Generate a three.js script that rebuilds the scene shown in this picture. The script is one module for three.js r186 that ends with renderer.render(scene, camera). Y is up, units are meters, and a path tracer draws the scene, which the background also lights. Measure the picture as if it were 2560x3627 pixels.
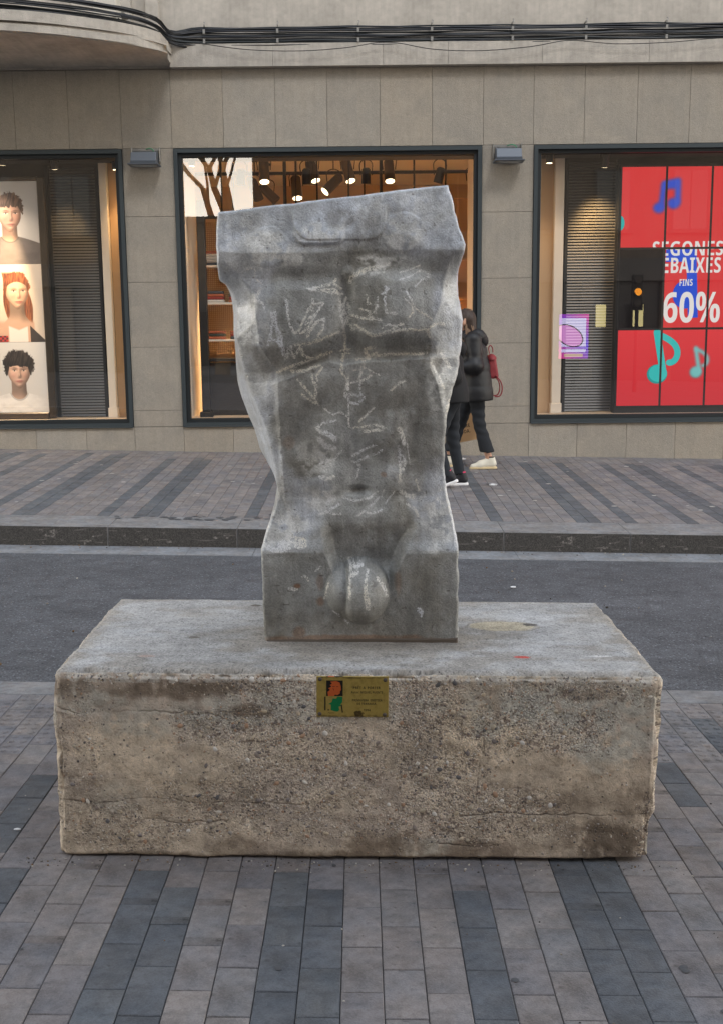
import * as THREE from 'three';
import { mergeGeometries, mergeVertices } from 'three/addons/utils/BufferGeometryUtils.js';

// ---------------------------------------------------------------- camera, sky, sun, exposure
const scene = new THREE.Scene();
const camera = new THREE.PerspectiveCamera(49.59, 722 / 1024, 0.05, 600);
camera.position.set(0, 1.55, 0);
camera.rotation.order = 'YXZ';
camera.rotation.set(THREE.MathUtils.degToRad(-9.44), 0, -0.0104);
const renderer = new THREE.WebGLRenderer({ antialias: true });
renderer.setSize(722, 1024);
renderer.toneMapping = THREE.LinearToneMapping;
renderer.toneMappingExposure = 0.83;
renderer.shadowMap.enabled = true;
{ // pale evening sky: cool overhead, warm and brighter towards the horizon, the same all round
  const W = 256, H = 128, a = new Float32Array(W * H * 4);
  const zen = [1.28, 1.43, 1.68], hor = [10.5, 9.5, 7.8];
  for (let y = 0; y < H; y++) {
    const s = Math.sin(((y + 0.5) / H - 0.5) * Math.PI), t = Math.pow(1 - Math.max(0, s), 5);
    for (let x = 0; x < W; x++) {
      const o = (y * W + x) * 4;
      for (let c = 0; c < 3; c++) a[o + c] = s < 0 ? 0.25 : zen[c] * (1 - t) + hor[c] * t;
      a[o + 3] = 1;
    }
  }
  const t = new THREE.DataTexture(a, W, H, THREE.RGBAFormat, THREE.FloatType);
  t.mapping = THREE.EquirectangularReflectionMapping; t.magFilter = THREE.LinearFilter; t.needsUpdate = true;
  scene.background = t; scene.environment = t;
}
const sun = new THREE.DirectionalLight(new THREE.Color(1, 0.985, 0.96), 1.5);
sun.position.set(5, 15.5, 5); sun.target.position.set(0, 0, -8);
sun.castShadow = true; sun.shadow.radius = 24; sun.shadow.mapSize.set(2048, 2048);
Object.assign(sun.shadow.camera, { left: -14, right: 14, top: 14, bottom: -14, near: 1, far: 60 });
scene.add(sun, sun.target);

// ---------------------------------------------------------------- helpers
let seedState = 12345;
const rnd = () => { seedState = (seedState + 0x6d2b79f5) | 0; let t = Math.imul(seedState ^ (seedState >>> 15), 1 | seedState); t = (t + Math.imul(t ^ (t >>> 7), 61 | t)) ^ t; return ((t ^ (t >>> 14)) >>> 0) / 4294967296; };
const reseed = (n) => { seedState = n | 0; };
const rr = (a, b) => a + (b - a) * rnd();
const lerp = (a, b, t) => a + (b - a) * t, clamp = (x, a = 0, b = 1) => (x < a ? a : x > b ? b : x);
const sstep = (a, b, x) => { const t = clamp((x - a) / (b - a)); return t * t * (3 - 2 * t); };
const HT = new Float32Array(4096); for (let i = 0; i < 4096; i++) HT[i] = rnd();
const PM = new Uint16Array(8192); { const p = [...Array(4096).keys()]; for (let i = 4095; i > 0; i--) { const j = (rnd() * (i + 1)) | 0; [p[i], p[j]] = [p[j], p[i]]; } for (let i = 0; i < 8192; i++) PM[i] = p[i & 4095]; }
const h2 = (x, y) => HT[PM[(PM[x & 4095] + y) & 4095]];
const h3 = (x, y, z) => HT[PM[(PM[(PM[x & 4095] + y) & 4095] + z) & 4095]];
function n2(x, y) {
  const ix = Math.floor(x), iy = Math.floor(y); let u = x - ix, v = y - iy; u = u * u * (3 - 2 * u); v = v * v * (3 - 2 * v);
  const a = h2(ix, iy), b = h2(ix + 1, iy), c = h2(ix, iy + 1), d = h2(ix + 1, iy + 1);
  return a + (b - a) * u + (c - a) * v + (a - b - c + d) * u * v;
}
function n3(x, y, z) {
  const ix = Math.floor(x), iy = Math.floor(y), iz = Math.floor(z); let u = x - ix, v = y - iy, w = z - iz; u = u * u * (3 - 2 * u); v = v * v * (3 - 2 * v); w = w * w * (3 - 2 * w);
  const l = (k) => { const a = h3(ix, iy, k), b = h3(ix + 1, iy, k), c = h3(ix, iy + 1, k), d = h3(ix + 1, iy + 1, k); return a + (b - a) * u + (c - a) * v + (a - b - c + d) * u * v; };
  const p = l(iz); return p + (l(iz + 1) - p) * w;
}
const fbm = (x, y, o = 4) => { let s = 0, a = 0.5, t = 0; for (let i = 0; i < o; i++) { s += a * n2(x, y); t += a; a *= 0.5; x = x * 2.03 + 17.1; y = y * 2.03 + 5.7; } return s / t; };
const fbm3 = (x, y, z, o = 3) => { let s = 0, a = 0.5, t = 0; for (let i = 0; i < o; i++) { s += a * n3(x, y, z); t += a; a *= 0.5; x = x * 2.03 + 17.1; y = y * 2.03 + 5.7; z = z * 2.03 + 3.3; } return s / t; };
function dataTex(w, h, fn, srgb = true, repeat = true) { // fn(x, y, out) in pixels, out 0..255
  const a = new Uint8Array(w * h * 4), o = [0, 0, 0];
  for (let y = 0; y < h; y++) for (let x = 0; x < w; x++) { fn(x, y, o); const i = (y * w + x) * 4; for (let c = 0; c < 3; c++) a[i + c] = o[c] < 0 ? 0 : o[c] > 255 ? 255 : o[c]; a[i + 3] = 255; }
  const t = new THREE.DataTexture(a, w, h); t.magFilter = THREE.LinearFilter; t.minFilter = THREE.LinearMipmapLinearFilter;
  if (srgb) t.colorSpace = THREE.SRGBColorSpace;
  t.wrapS = t.wrapT = repeat ? THREE.RepeatWrapping : THREE.ClampToEdgeWrapping; t.needsUpdate = true; return t;
}
function heightTex(w, h, H, repeat = true) { return dataTex(w, h, (x, y, o) => { o[0] = o[1] = o[2] = clamp(H[y * w + x]) * 255; }, false, repeat); }
function canvasTex(w, h, draw) {
  const c = document.createElement('canvas'); c.width = w; c.height = h; draw(c.getContext('2d'), w, h);
  const t = new THREE.CanvasTexture(c); t.colorSpace = THREE.SRGBColorSpace; t.magFilter = THREE.LinearFilter; return t;
}
const rgb = (r, g, b) => new THREE.Color(`rgb(${Math.round(r)},${Math.round(g)},${Math.round(b)})`);
const std = (o) => new THREE.MeshStandardMaterial(o), phy = (o) => new THREE.MeshPhysicalMaterial(o);
const used = new Map();
const numbered = (n) => { const k = used.get(n) || 0; used.set(n, k + 1); return k ? `${n}_${String(k).padStart(3, '0')}` : n; };
function shadow(o) { o.traverse((m) => { if (m.isMesh) { m.castShadow = true; m.receiveShadow = true; } }); return o; }
function thing(name, label, category, pos = [0, 0, 0], group) {
  const o = new THREE.Group(); o.name = numbered(name); o.position.set(...pos); o.userData = { label, category }; if (group) o.userData.group = group; scene.add(o); return o;
}
function single(name, label, category, geo, mat, group) {
  const o = new THREE.Mesh(geo, mat); o.name = numbered(name); o.userData = { label, category }; if (group) o.userData.group = group; o.castShadow = o.receiveShadow = true; scene.add(o); return o;
}
function struct(name, geo, mat) { const o = geo ? new THREE.Mesh(geo, mat) : new THREE.Group(); o.name = name; o.userData = { kind: 'structure' }; o.castShadow = o.receiveShadow = true; scene.add(o); return o; }
function part(parent, name, geo, mat, kind) { const o = geo ? new THREE.Mesh(geo, mat) : new THREE.Group(); o.name = name; o.castShadow = o.receiveShadow = true; if (kind) o.userData.kind = kind; parent.add(o); return o; }
// box given by its limits, uv in metres from its own position (planar per face)
function boxG(x0, x1, y0, y1, z0, z1, bev = 0) {
  let g;
  if (bev > 0) {
    const w = x1 - x0, h = y1 - y0, s = new THREE.Shape(), b = Math.min(bev, w / 3, h / 3, (z1 - z0) / 3);
    s.moveTo(b, b); s.lineTo(w - b, b); s.lineTo(w - b, h - b); s.lineTo(b, h - b); s.closePath();
    g = new THREE.ExtrudeGeometry(s, { depth: z1 - z0 - 2 * b, bevelEnabled: true, bevelSize: b, bevelThickness: b, bevelSegments: 1, steps: 1 });
    g.translate(x0, y0, z0 + b);
  } else { g = new THREE.BoxGeometry(x1 - x0, y1 - y0, z1 - z0); g.translate((x0 + x1) / 2, (y0 + y1) / 2, (z0 + z1) / 2); g = g.toNonIndexed(); }
  return planarUV(g);
}
function planarUV(g, k = 1) {
  const p = g.attributes.position, n = g.attributes.normal, uv = new Float32Array(p.count * 2);
  for (let i = 0; i < p.count; i++) {
    const ax = Math.abs(n.getX(i)), ay = Math.abs(n.getY(i)), az = Math.abs(n.getZ(i)), x = p.getX(i), y = p.getY(i), z = p.getZ(i);
    const [a, b] = az >= ax && az >= ay ? [x, y] : ay >= ax ? [x, z] : [z, y];
    uv[2 * i] = a * k; uv[2 * i + 1] = b * k;
  }
  g.setAttribute('uv', new THREE.BufferAttribute(uv, 2)); return g;
}
const merge = (list) => mergeGeometries(list.map((g) => { const q = g.index ? g.toNonIndexed() : g; for (const k of Object.keys(q.attributes)) if (!['position', 'normal', 'uv', 'color'].includes(k)) q.deleteAttribute(k); return q; }), false);
function tubeG(pts, r, seg = 24, rad = 6, closed = false) { return new THREE.TubeGeometry(new THREE.CatmullRomCurve3(pts.map((p) => new THREE.Vector3(...p)), closed), seg, r, rad, closed); }
function cylG(a, b, r0, r1 = r0, seg = 12) { // cylinder from a to b
  const A = new THREE.Vector3(...a), B = new THREE.Vector3(...b), d = B.clone().sub(A), g = new THREE.CylinderGeometry(r1, r0, d.length(), seg);
  g.applyQuaternion(new THREE.Quaternion().setFromUnitVectors(new THREE.Vector3(0, 1, 0), d.clone().normalize())); g.translate((A.x + B.x) / 2, (A.y + B.y) / 2, (A.z + B.z) / 2); return g;
}
// mesh of a signed distance field (surface nets)
function sdfMesh(f, lo, hi, cell) {
  const N = [0, 1, 2].map((i) => Math.ceil((hi[i] - lo[i]) / cell) + 1), [nx, ny, nz] = N, V = new Float32Array(nx * ny * nz);
  let q = 0; for (let k = 0; k < nz; k++) for (let j = 0; j < ny; j++) for (let i = 0; i < nx; i++) V[q++] = f(lo[0] + i * cell, lo[1] + j * cell, lo[2] + k * cell);
  const id = new Int32Array(nx * ny * nz).fill(-1), pos = [], idx = [], at = (i, j, k) => i + nx * (j + ny * k);
  for (let k = 0; k < nz - 1; k++) for (let j = 0; j < ny - 1; j++) for (let i = 0; i < nx - 1; i++) {
    let c = 0, sx = 0, sy = 0, sz = 0; const v = [];
    for (let b = 0; b < 8; b++) v.push(V[at(i + (b & 1), j + ((b >> 1) & 1), k + (b >> 2))]);
    for (const [a, b] of EDGES) if ((v[a] < 0) !== (v[b] < 0)) { const t = v[a] / (v[a] - v[b]); c++; sx += lerp(a & 1, b & 1, t); sy += lerp((a >> 1) & 1, (b >> 1) & 1, t); sz += lerp(a >> 2, b >> 2, t); }
    if (c) { id[at(i, j, k)] = pos.length / 3; pos.push(lo[0] + (i + sx / c) * cell, lo[1] + (j + sy / c) * cell, lo[2] + (k + sz / c) * cell); }
  }
  const quad = (a, b, c, d, flip) => { if (a < 0 || b < 0 || c < 0 || d < 0) return; flip ? idx.push(a, c, b, a, d, c) : idx.push(a, b, c, a, c, d); };
  for (let k = 1; k < nz - 1; k++) for (let j = 1; j < ny - 1; j++) for (let i = 1; i < nx - 1; i++) {
    const s = V[at(i, j, k)] < 0;
    if (s !== V[at(i + 1, j, k)] < 0) quad(id[at(i, j - 1, k - 1)], id[at(i, j, k - 1)], id[at(i, j, k)], id[at(i, j - 1, k)], !s);
    if (s !== V[at(i, j + 1, k)] < 0) quad(id[at(i - 1, j, k - 1)], id[at(i - 1, j, k)], id[at(i, j, k)], id[at(i, j, k - 1)], !s);
    if (s !== V[at(i, j, k + 1)] < 0) quad(id[at(i - 1, j - 1, k)], id[at(i, j - 1, k)], id[at(i, j, k)], id[at(i - 1, j, k)], !s);
  }
  const g = new THREE.BufferGeometry(); g.setAttribute('position', new THREE.Float32BufferAttribute(pos, 3)); g.setIndex(idx); g.computeVertexNormals(); return planarUV(g);
}
const EDGES = [[0, 1], [2, 3], [4, 5], [6, 7], [0, 2], [1, 3], [4, 6], [5, 7], [0, 4], [1, 5], [2, 6], [3, 7]];
// piecewise-linear / smooth table lookups
const table = (T) => (x) => { if (x <= T[0][0]) return T[0][1]; for (let i = 1; i < T.length; i++) if (x <= T[i][0]) return lerp(T[i - 1][1], T[i][1], (x - T[i - 1][0]) / (T[i][0] - T[i - 1][0])); return T[T.length - 1][1]; };
const bump2 = (x, y, cx, cy, rx, ry) => { const d = ((x - cx) / rx) ** 2 + ((y - cy) / ry) ** 2; return d >= 1 ? 0 : (1 - d) * (1 - d); };
const CHALK = [
[0.003,0.8,0.086,1.736,0.055,1.728,0.024,1.721,-0.002,1.711,-0.023,1.701,-0.028,1.684], [0.0045,0.9,-0.012,1.709,0.019,1.719,0.055,1.726], [0.002,0.6,-0.152,1.667,-0.121,1.672,-0.090,1.679,-0.067,1.692], [0.002,0.5,-0.150,1.665,-0.111,1.664,-0.080,1.667,-0.049,1.651], [0.002,0.5,-0.106,1.659,-0.080,1.654,-0.054,1.649],
[0.0015,0.5,-0.075,1.682,-0.054,1.666], [0.002,0.6,-0.218,1.635,-0.213,1.602,-0.206,1.561,-0.196,1.537,-0.181,1.540], [0.002,0.6,-0.181,1.540,-0.167,1.570,-0.154,1.601,-0.140,1.621,-0.107,1.621], [0.002,0.6,-0.176,1.537,-0.155,1.545,-0.138,1.575,-0.122,1.606,-0.109,1.621], [0.002,0.5,-0.155,1.524,-0.144,1.550,-0.123,1.570,-0.105,1.578,-0.108,1.549,-0.134,1.514],
[0.002,0.5,-0.137,1.634,-0.138,1.591,-0.159,1.565], [0.0025,0.8,-0.260,1.597,-0.258,1.566,-0.264,1.541,-0.270,1.510,-0.276,1.497], [0.0025,0.8,-0.252,1.602,-0.248,1.561,-0.244,1.530,-0.239,1.497], [0.002,0.7,-0.258,1.561,-0.238,1.540,-0.231,1.504], [0.002,0.7,-0.267,1.520,-0.239,1.510],
[0.0025,0.9,-0.060,1.638,-0.055,1.595,-0.050,1.559,-0.043,1.523], [0.003,0.9,-0.049,1.620,-0.045,1.590,-0.048,1.554], [0.0025,0.8,-0.034,1.625,-0.026,1.595,-0.035,1.564,-0.019,1.543], [0.002,0.7,-0.039,1.641,-0.050,1.610,-0.034,1.574], [0.002,0.6,-0.024,1.590,0.002,1.579,0.033,1.574,0.059,1.573],
[0.002,0.6,-0.014,1.559,0.012,1.543,0.043,1.527,0.085,1.537,0.111,1.552,0.129,1.562], [0.002,0.8,0.022,1.533,0.043,1.525,0.080,1.535,0.116,1.542,0.158,1.544,0.200,1.544], [0.002,0.5,0.021,1.645,0.026,1.620,0.049,1.617,0.054,1.640], [0.002,0.5,0.054,1.617,0.046,1.594,0.028,1.579,0.062,1.571], [0.002,0.5,0.078,1.670,0.075,1.629,0.080,1.594,0.111,1.591],
[0.002,0.5,0.075,1.670,0.088,1.665,0.065,1.645], [0.0015,0.4,0.002,1.605,0.033,1.599,0.023,1.579], [0.002,0.4,0.138,1.659,0.153,1.629,0.161,1.593,0.148,1.580], [0.0015,0.4,0.132,1.639,0.168,1.603,0.215,1.572], [0.002,0.5,0.127,1.562,0.111,1.552,0.085,1.558,0.069,1.548],
[0.0025,0.7,0.200,1.544,0.215,1.554,0.236,1.559,0.254,1.558], [0.0025,0.6,0.202,1.541,0.210,1.520], [0.0015,0.4,0.122,1.713,0.143,1.720,0.184,1.732], [0.0015,0.4,0.120,1.690,0.148,1.700,0.184,1.717,0.205,1.709], [0.0015,0.4,0.166,1.669,0.184,1.689,0.210,1.702],
[0.0025,0.7,-0.231,1.497,-0.229,1.473,-0.222,1.458,-0.213,1.489,-0.202,1.499], [0.0025,0.7,-0.208,1.494,-0.198,1.463,-0.184,1.488,-0.176,1.496,-0.172,1.467,-0.151,1.462], [0.0025,0.6,-0.061,1.539,-0.087,1.529,-0.124,1.513,-0.155,1.506,-0.197,1.501], [0.003,0.6,-0.251,1.416,-0.220,1.432,-0.177,1.447,-0.135,1.462,-0.088,1.480], [0.003,0.5,-0.209,1.421,-0.167,1.421,-0.125,1.441],
[0.002,0.5,-0.189,1.395,-0.168,1.369,-0.143,1.342,-0.132,1.321], [0.002,0.6,-0.137,1.337,-0.132,1.373,-0.131,1.410,-0.115,1.431], [0.002,0.5,-0.147,1.410,-0.132,1.358], [0.002,0.5,-0.040,1.523,-0.043,1.487,-0.052,1.456], [0.002,0.6,-0.052,1.456,-0.057,1.420,-0.037,1.393,-0.048,1.341],
[0.0015,0.5,-0.062,1.482,-0.025,1.487], [0.0015,0.5,-0.051,1.474,-0.030,1.474], [0.0025,0.7,0.043,1.491,0.017,1.486,0.022,1.465,0.048,1.470], [0.0025,0.6,0.016,1.460,0.006,1.429,0.000,1.393,0.002,1.356], [0.002,0.5,-0.010,1.455,0.032,1.455],
[0.002,0.5,-0.026,1.383,0.011,1.393,0.032,1.408], [0.002,0.6,-0.032,1.351,-0.006,1.346,0.005,1.351], [0.002,0.6,-0.032,1.325,-0.006,1.320,0.015,1.340], [0.0025,0.5,0.048,1.465,0.095,1.470,0.147,1.469,0.200,1.471], [0.0025,0.9,-0.309,1.633,-0.303,1.649,-0.295,1.671],
[0.0025,0.8,-0.303,1.636,-0.288,1.623,-0.281,1.610], [0.0015,0.5,-0.332,1.725,-0.311,1.730,-0.307,1.704,-0.292,1.684], [0.002,0.5,0.215,1.443,0.236,1.406,0.257,1.364], [0.0035,0.5,0.247,1.468,0.262,1.442,0.278,1.426], [0.002,0.8,0.273,1.327,0.265,1.306,0.263,1.280],
[0.0015,0.5,-0.021,1.424,0.016,1.429,0.058,1.408], [0.0015,0.5,0.094,1.361,0.115,1.381,0.137,1.391], [0.0015,0.5,-0.112,1.305,-0.085,1.289,-0.059,1.294,-0.038,1.278], [0.0015,0.5,-0.037,1.404,-0.035,1.341,-0.038,1.278], [0.002,0.6,-0.136,1.247,-0.115,1.263,-0.073,1.271],
[0.002,0.5,-0.177,1.351,-0.145,1.329,-0.130,1.319], [0.007,0.45,-0.126,1.239,-0.100,1.229,-0.079,1.212], [0.006,0.45,-0.126,1.213,-0.106,1.191,-0.084,1.186], [0.0025,0.6,-0.132,1.170,-0.106,1.154,-0.106,1.138], [0.002,0.5,-0.058,1.175,-0.080,1.148,-0.128,1.133],
[0.002,0.5,-0.031,1.244,0.006,1.249,0.043,1.254,0.075,1.248], [0.004,0.4,0.012,1.235,0.064,1.240], [0.002,0.6,-0.026,1.159,-0.005,1.169,0.022,1.185,0.048,1.192], [0.002,0.6,-0.021,1.137,0.005,1.148,0.043,1.163,0.064,1.174], [0.002,0.6,-0.027,1.143,-0.005,1.126,-0.014,1.089],
[0.002,0.4,-0.004,1.265,0.023,1.291,0.039,1.306], [0.0015,0.5,-0.038,1.286,-0.036,1.244], [0.0045,0.9,0.117,1.242,0.128,1.221,0.133,1.194], [0.003,0.7,0.128,1.157,0.135,1.136,0.130,1.114], [0.002,0.6,0.117,1.189,0.122,1.136,0.119,1.077],
[0.0015,0.5,0.144,1.194,0.154,1.135], [0.0045,0.7,0.122,1.044,0.143,1.033,0.164,1.028], [0.0025,0.5,0.143,1.006,0.164,0.995,0.175,0.973], [0.002,0.4,0.170,1.082,0.181,1.049], [0.005,0.8,-0.118,1.047,-0.103,1.036,-0.087,1.025],
[0.0035,0.8,-0.108,1.009,-0.097,1.020,-0.081,1.030], [0.0035,0.5,-0.128,1.095,-0.107,1.090,-0.086,1.095], [0.0025,0.6,-0.119,0.982,-0.076,1.003,-0.066,1.008], [0.0025,0.5,-0.130,0.977,-0.109,0.982,-0.066,0.976], [0.0025,0.5,-0.060,1.030,-0.023,1.016,0.020,1.024,0.052,1.045],
[0.002,0.7,-0.013,0.970,0.004,0.983,0.030,0.978,0.063,0.988], [0.002,0.4,0.020,0.997,0.063,1.029,0.068,1.050], [0.0015,0.4,0.073,1.007,0.100,1.045], [0.008,0.6,-0.228,0.907,-0.207,0.901,-0.180,0.895], [0.006,0.9,-0.256,0.885,-0.239,0.896,-0.223,0.879],
[0.005,0.7,-0.202,0.885,-0.175,0.884], [0.005,0.5,-0.288,0.880,-0.267,0.874,-0.234,0.874], [0.002,0.5,0.261,1.048,0.271,0.994,0.285,0.940], [0.0025,0.6,0.285,0.940,0.290,0.907,0.291,0.879], [0.0035,0.9,-0.041,0.831,-0.025,0.825,-0.003,0.830],
[0.003,0.7,-0.036,0.817,-0.025,0.800,-0.014,0.811], [0.002,0.7,-0.036,0.806,-0.039,0.767,-0.037,0.728], [0.0025,0.8,0.016,0.816,0.010,0.778,0.007,0.739,0.017,0.700], [0.002,0.7,0.012,0.755,0.023,0.711], [0.0015,0.8,-0.104,0.773,-0.112,0.746,-0.116,0.718],
[0.002,0.7,0.045,0.794,0.066,0.766,0.077,0.727], [0.0015,0.5,-0.092,0.679,-0.070,0.664], [0.0015,0.7,-0.057,0.650,-0.043,0.639], [0.005,0.7,0.172,0.681,0.183,0.676], [0.002,0.7,0.183,0.676,0.185,0.659],
[0.003,0.5,-0.226,0.752,-0.204,0.747], [0.0015,0.7,-0.187,0.788,-0.171,0.791,-0.166,0.779], [0.0015,0.5,-0.144,0.807,-0.127,0.823]];
// ---------------------------------------------------------------- ground: road, gutter, kerbs, two pavements (the street falls to the right by 0.0245)
const SLOPE = 0.0245;
const nearY = (x, z) => 0.02 * (z + 3.1) - SLOPE * x, farY = (x, z) => -0.02 * (z + 8.5) - SLOPE * x;
function tilt(o, y0, z0, nz) { o.position.set(0, y0, z0); o.quaternion.setFromUnitVectors(new THREE.Vector3(0, 1, 0), new THREE.Vector3(SLOPE, 1, nz).normalize()); o.updateMatrixWorld(); return o; }
const asphaltTex = (() => {
  const S = 1024, H = new Float32Array(S * S); reseed(5);
  const c = new Float32Array(S * S);
  for (let y = 0; y < S; y++) for (let x = 0; x < S; x++) { const i = y * S + x; c[i] = 0.9 + 0.3 * (fbm(x * 0.012, y * 0.012, 4) - 0.5) + 0.14 * (n2(x * 0.33, y * 0.33) - 0.5); H[i] = 0.45 + 0.3 * (n2(x * 0.4 + 9, y * 0.4) - 0.5) + 0.25 * (n2(x * 0.17, y * 0.17) - 0.5); }
  for (let k = 0; k < 15000; k++) {
    const px = rnd() * S, py = rnd() * S, r = 1.2 + 6 * Math.pow(rnd(), 2), a = rr(-0.42, 0.5), hh = rr(0.05, 0.4);
    for (let y = Math.floor(py - r); y <= py + r; y++) for (let x = Math.floor(px - r); x <= px + r; x++) { const d = Math.hypot(x - px, y - py) / r; if (d < 1) { const i = ((y + S) % S) * S + ((x + S) % S); c[i] += a * (1 - d * d); H[i] += hh * (1 - d * d); } }
  }
  return { map: dataTex(S, S, (x, y, o) => { const v = c[y * S + x]; o[0] = 85 * v; o[1] = 86 * v; o[2] = 90 * v; }), bump: heightTex(S, S, H) };
})();
const rep = (t, k) => { const q = t.clone(); q.repeat.set(k, k); q.needsUpdate = true; return q; };
const asphaltMat = std({ map: rep(asphaltTex.map, 0.9), bumpMap: rep(asphaltTex.bump, 0.9), bumpScale: 0.006, roughness: 0.85 });
const paverTex = (() => {
  const S = 1024, H = new Float32Array(S * S), c = new Float32Array(S * S); reseed(6);
  for (let y = 0; y < S; y++) for (let x = 0; x < S; x++) {
    const i = y * S + x, big = fbm(x * 0.008 + 3, y * 0.008, 4), mid = fbm(x * 0.04, y * 0.04 + 7, 3), fine = n2(x * 0.5, y * 0.5), f2 = n2(x * 0.23 + 4, y * 0.23);
    c[i] = 0.93 + 0.3 * (big - 0.5) + 0.22 * (mid - 0.5) + 0.12 * (fine - 0.5) + 0.1 * (f2 - 0.5); H[i] = 0.5 + 0.35 * (fine - 0.5) + 0.4 * (f2 - 0.5) + 0.3 * (mid - 0.5);
  }
  for (let k = 0; k < 260; k++) { // dark wear specks and small smudges
    const px = rnd() * S, py = rnd() * S, r = rr(2, 16), a = rr(-0.2, 0.06);
    for (let y = Math.floor(py - r); y <= py + r; y++) for (let x = Math.floor(px - r); x <= px + r; x++) { const d = Math.hypot(x - px, (y - py) * 1.4) / r + 0.5 * (n2(x * 0.3, y * 0.3) - 0.5); if (d < 1) c[((y + S) % S) * S + ((x + S) % S)] += a * (1 - d); }
  }
  return { map: dataTex(S, S, (x, y, o) => { const v = c[y * S + x], w = (fbm(x * 0.013 + 40, y * 0.013 + 2, 3) - 0.5) * 14; o[0] = 236 * v + w; o[1] = 235 * v; o[2] = 236 * v - w; }), bump: heightTex(S, S, H) };
})();
const paverMaps = { map: rep(paverTex.map, 1.25), bumpMap: rep(paverTex.bump, 1.25), bumpScale: 0.0016, roughness: 0.82 };
const tone = (r, g, b) => std({ ...paverMaps, color: rgb(r, g, b) });
const LIGHT = [[133, 128, 126], [127, 124, 123], [137, 131, 127], [122, 118, 118], [130, 124, 121], [125, 122, 123]], DARK = [[96, 99, 103], [91, 94, 98], [100, 103, 106]];
const lightMats = LIGHT.map((c) => tone(...c)), darkMats = DARK.map((c) => tone(...c)), kerbMat = tone(136, 135, 134), gutterMat = tone(140, 142, 144);
const jointMat = std({ map: paverMaps.map, color: rgb(104, 100, 96), roughness: 0.95 });
// road face of the kerb: the same stone under a crust of grime, rubber scuffs and scraped-clean patches; the shade on this face is painted in too
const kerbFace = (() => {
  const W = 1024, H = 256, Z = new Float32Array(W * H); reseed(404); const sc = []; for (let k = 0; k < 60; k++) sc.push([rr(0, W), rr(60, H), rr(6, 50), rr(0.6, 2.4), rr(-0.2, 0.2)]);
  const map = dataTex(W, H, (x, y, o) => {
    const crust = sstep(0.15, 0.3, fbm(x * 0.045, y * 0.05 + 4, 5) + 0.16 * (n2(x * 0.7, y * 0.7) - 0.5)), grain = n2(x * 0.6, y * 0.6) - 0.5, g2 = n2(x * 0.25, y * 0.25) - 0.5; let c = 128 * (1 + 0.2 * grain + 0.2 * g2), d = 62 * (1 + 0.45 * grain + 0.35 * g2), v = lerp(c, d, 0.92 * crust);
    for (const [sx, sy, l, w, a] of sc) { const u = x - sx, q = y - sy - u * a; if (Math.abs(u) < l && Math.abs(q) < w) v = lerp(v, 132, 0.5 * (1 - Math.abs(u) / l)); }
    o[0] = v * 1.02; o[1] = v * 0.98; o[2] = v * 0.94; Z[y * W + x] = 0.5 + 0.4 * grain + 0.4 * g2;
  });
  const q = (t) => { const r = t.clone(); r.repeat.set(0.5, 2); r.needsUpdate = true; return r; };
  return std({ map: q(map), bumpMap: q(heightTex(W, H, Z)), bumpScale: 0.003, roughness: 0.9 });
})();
// one paver, long side along z, base at the joint sheet, top at h with a small chamfer
function paverG(w, l, h, u0 = 0, v0 = 0, dome = false) {
  const a = w / 2 - 0.0009, b = l / 2 - 0.0009, c = 0.0022, P = [], N = (x, y, z) => P.push(x, y, z);
  const quad = (p, q, r, s) => { for (const t of [p, q, r, p, r, s]) N(...t); };
  const T = [[-a + c, h, -b + c], [a - c, h, -b + c], [a - c, h, b - c], [-a + c, h, b - c]], M = [[-a, h - c, -b], [a, h - c, -b], [a, h - c, b], [-a, h - c, b]], B = M.map(([x, , z]) => [x, -0.004, z]);
  quad(T[3], T[2], T[1], T[0]);
  for (let i = 0; i < 4; i++) { const j = (i + 1) % 4; quad(M[j], M[i], T[i], T[j]); quad(B[j], B[i], M[i], M[j]); }
  if (dome) for (const sx of [-0.024, 0.024]) for (const sz of [-0.075, -0.025, 0.025, 0.075]) {
    const n = 7, r0 = 0.0165, r1 = 0.011, k = 0.0045;
    for (let i = 0; i < n; i++) { const p = (i / n) * Math.PI * 2, q = ((i + 1) / n) * Math.PI * 2, A = (r, t, y) => [sx + Math.cos(t) * r, h + y, sz + Math.sin(t) * r]; quad(A(r0, p, 0), A(r1, p, k), A(r1, q, k), A(r0, q, 0)); for (const t of [[sx, h + k, sz], A(r1, q, k), A(r1, p, k)]) N(...t); }
  }
  const g = new THREE.BufferGeometry(); g.setAttribute('position', new THREE.Float32BufferAttribute(P, 3)); g.computeVertexNormals(); planarUV(g);
  const uv = g.attributes.uv; for (let i = 0; i < uv.count; i++) uv.setXY(i, uv.getX(i) + u0, uv.getY(i) + v0); return g;
}
const tinted = (g, c) => { const a = new Float32Array(g.attributes.position.count * 3), k = c.clone(); for (let i = 0; i < a.length; i += 3) { a[i] = k.r; a[i + 1] = k.g; a[i + 2] = k.b; } g.setAttribute('color', new THREE.BufferAttribute(a, 3)); return g; };
const mixMat = std({ ...paverMaps, vertexColors: true });
function flatSheet(x0, x1, z0, z1, y, n = 1) { const g = new THREE.PlaneGeometry(x1 - x0, z1 - z0, n, n); g.rotateX(-Math.PI / 2); g.translate((x0 + x1) / 2, y, (z0 + z1) / 2); return planarUV(g); }
reseed(77);
const PV = []; for (let i = 0; i < 14; i++) PV.push(paverG(0.1, 0.2, 0.006, rr(0, 4), rr(0, 4)));
const PD = []; for (let i = 0; i < 5; i++) PD.push(paverG(0.1, 0.2, 0.006, rr(0, 4), rr(0, 4), true));
const pick = (a) => a[(rnd() * a.length) | 0];
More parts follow.
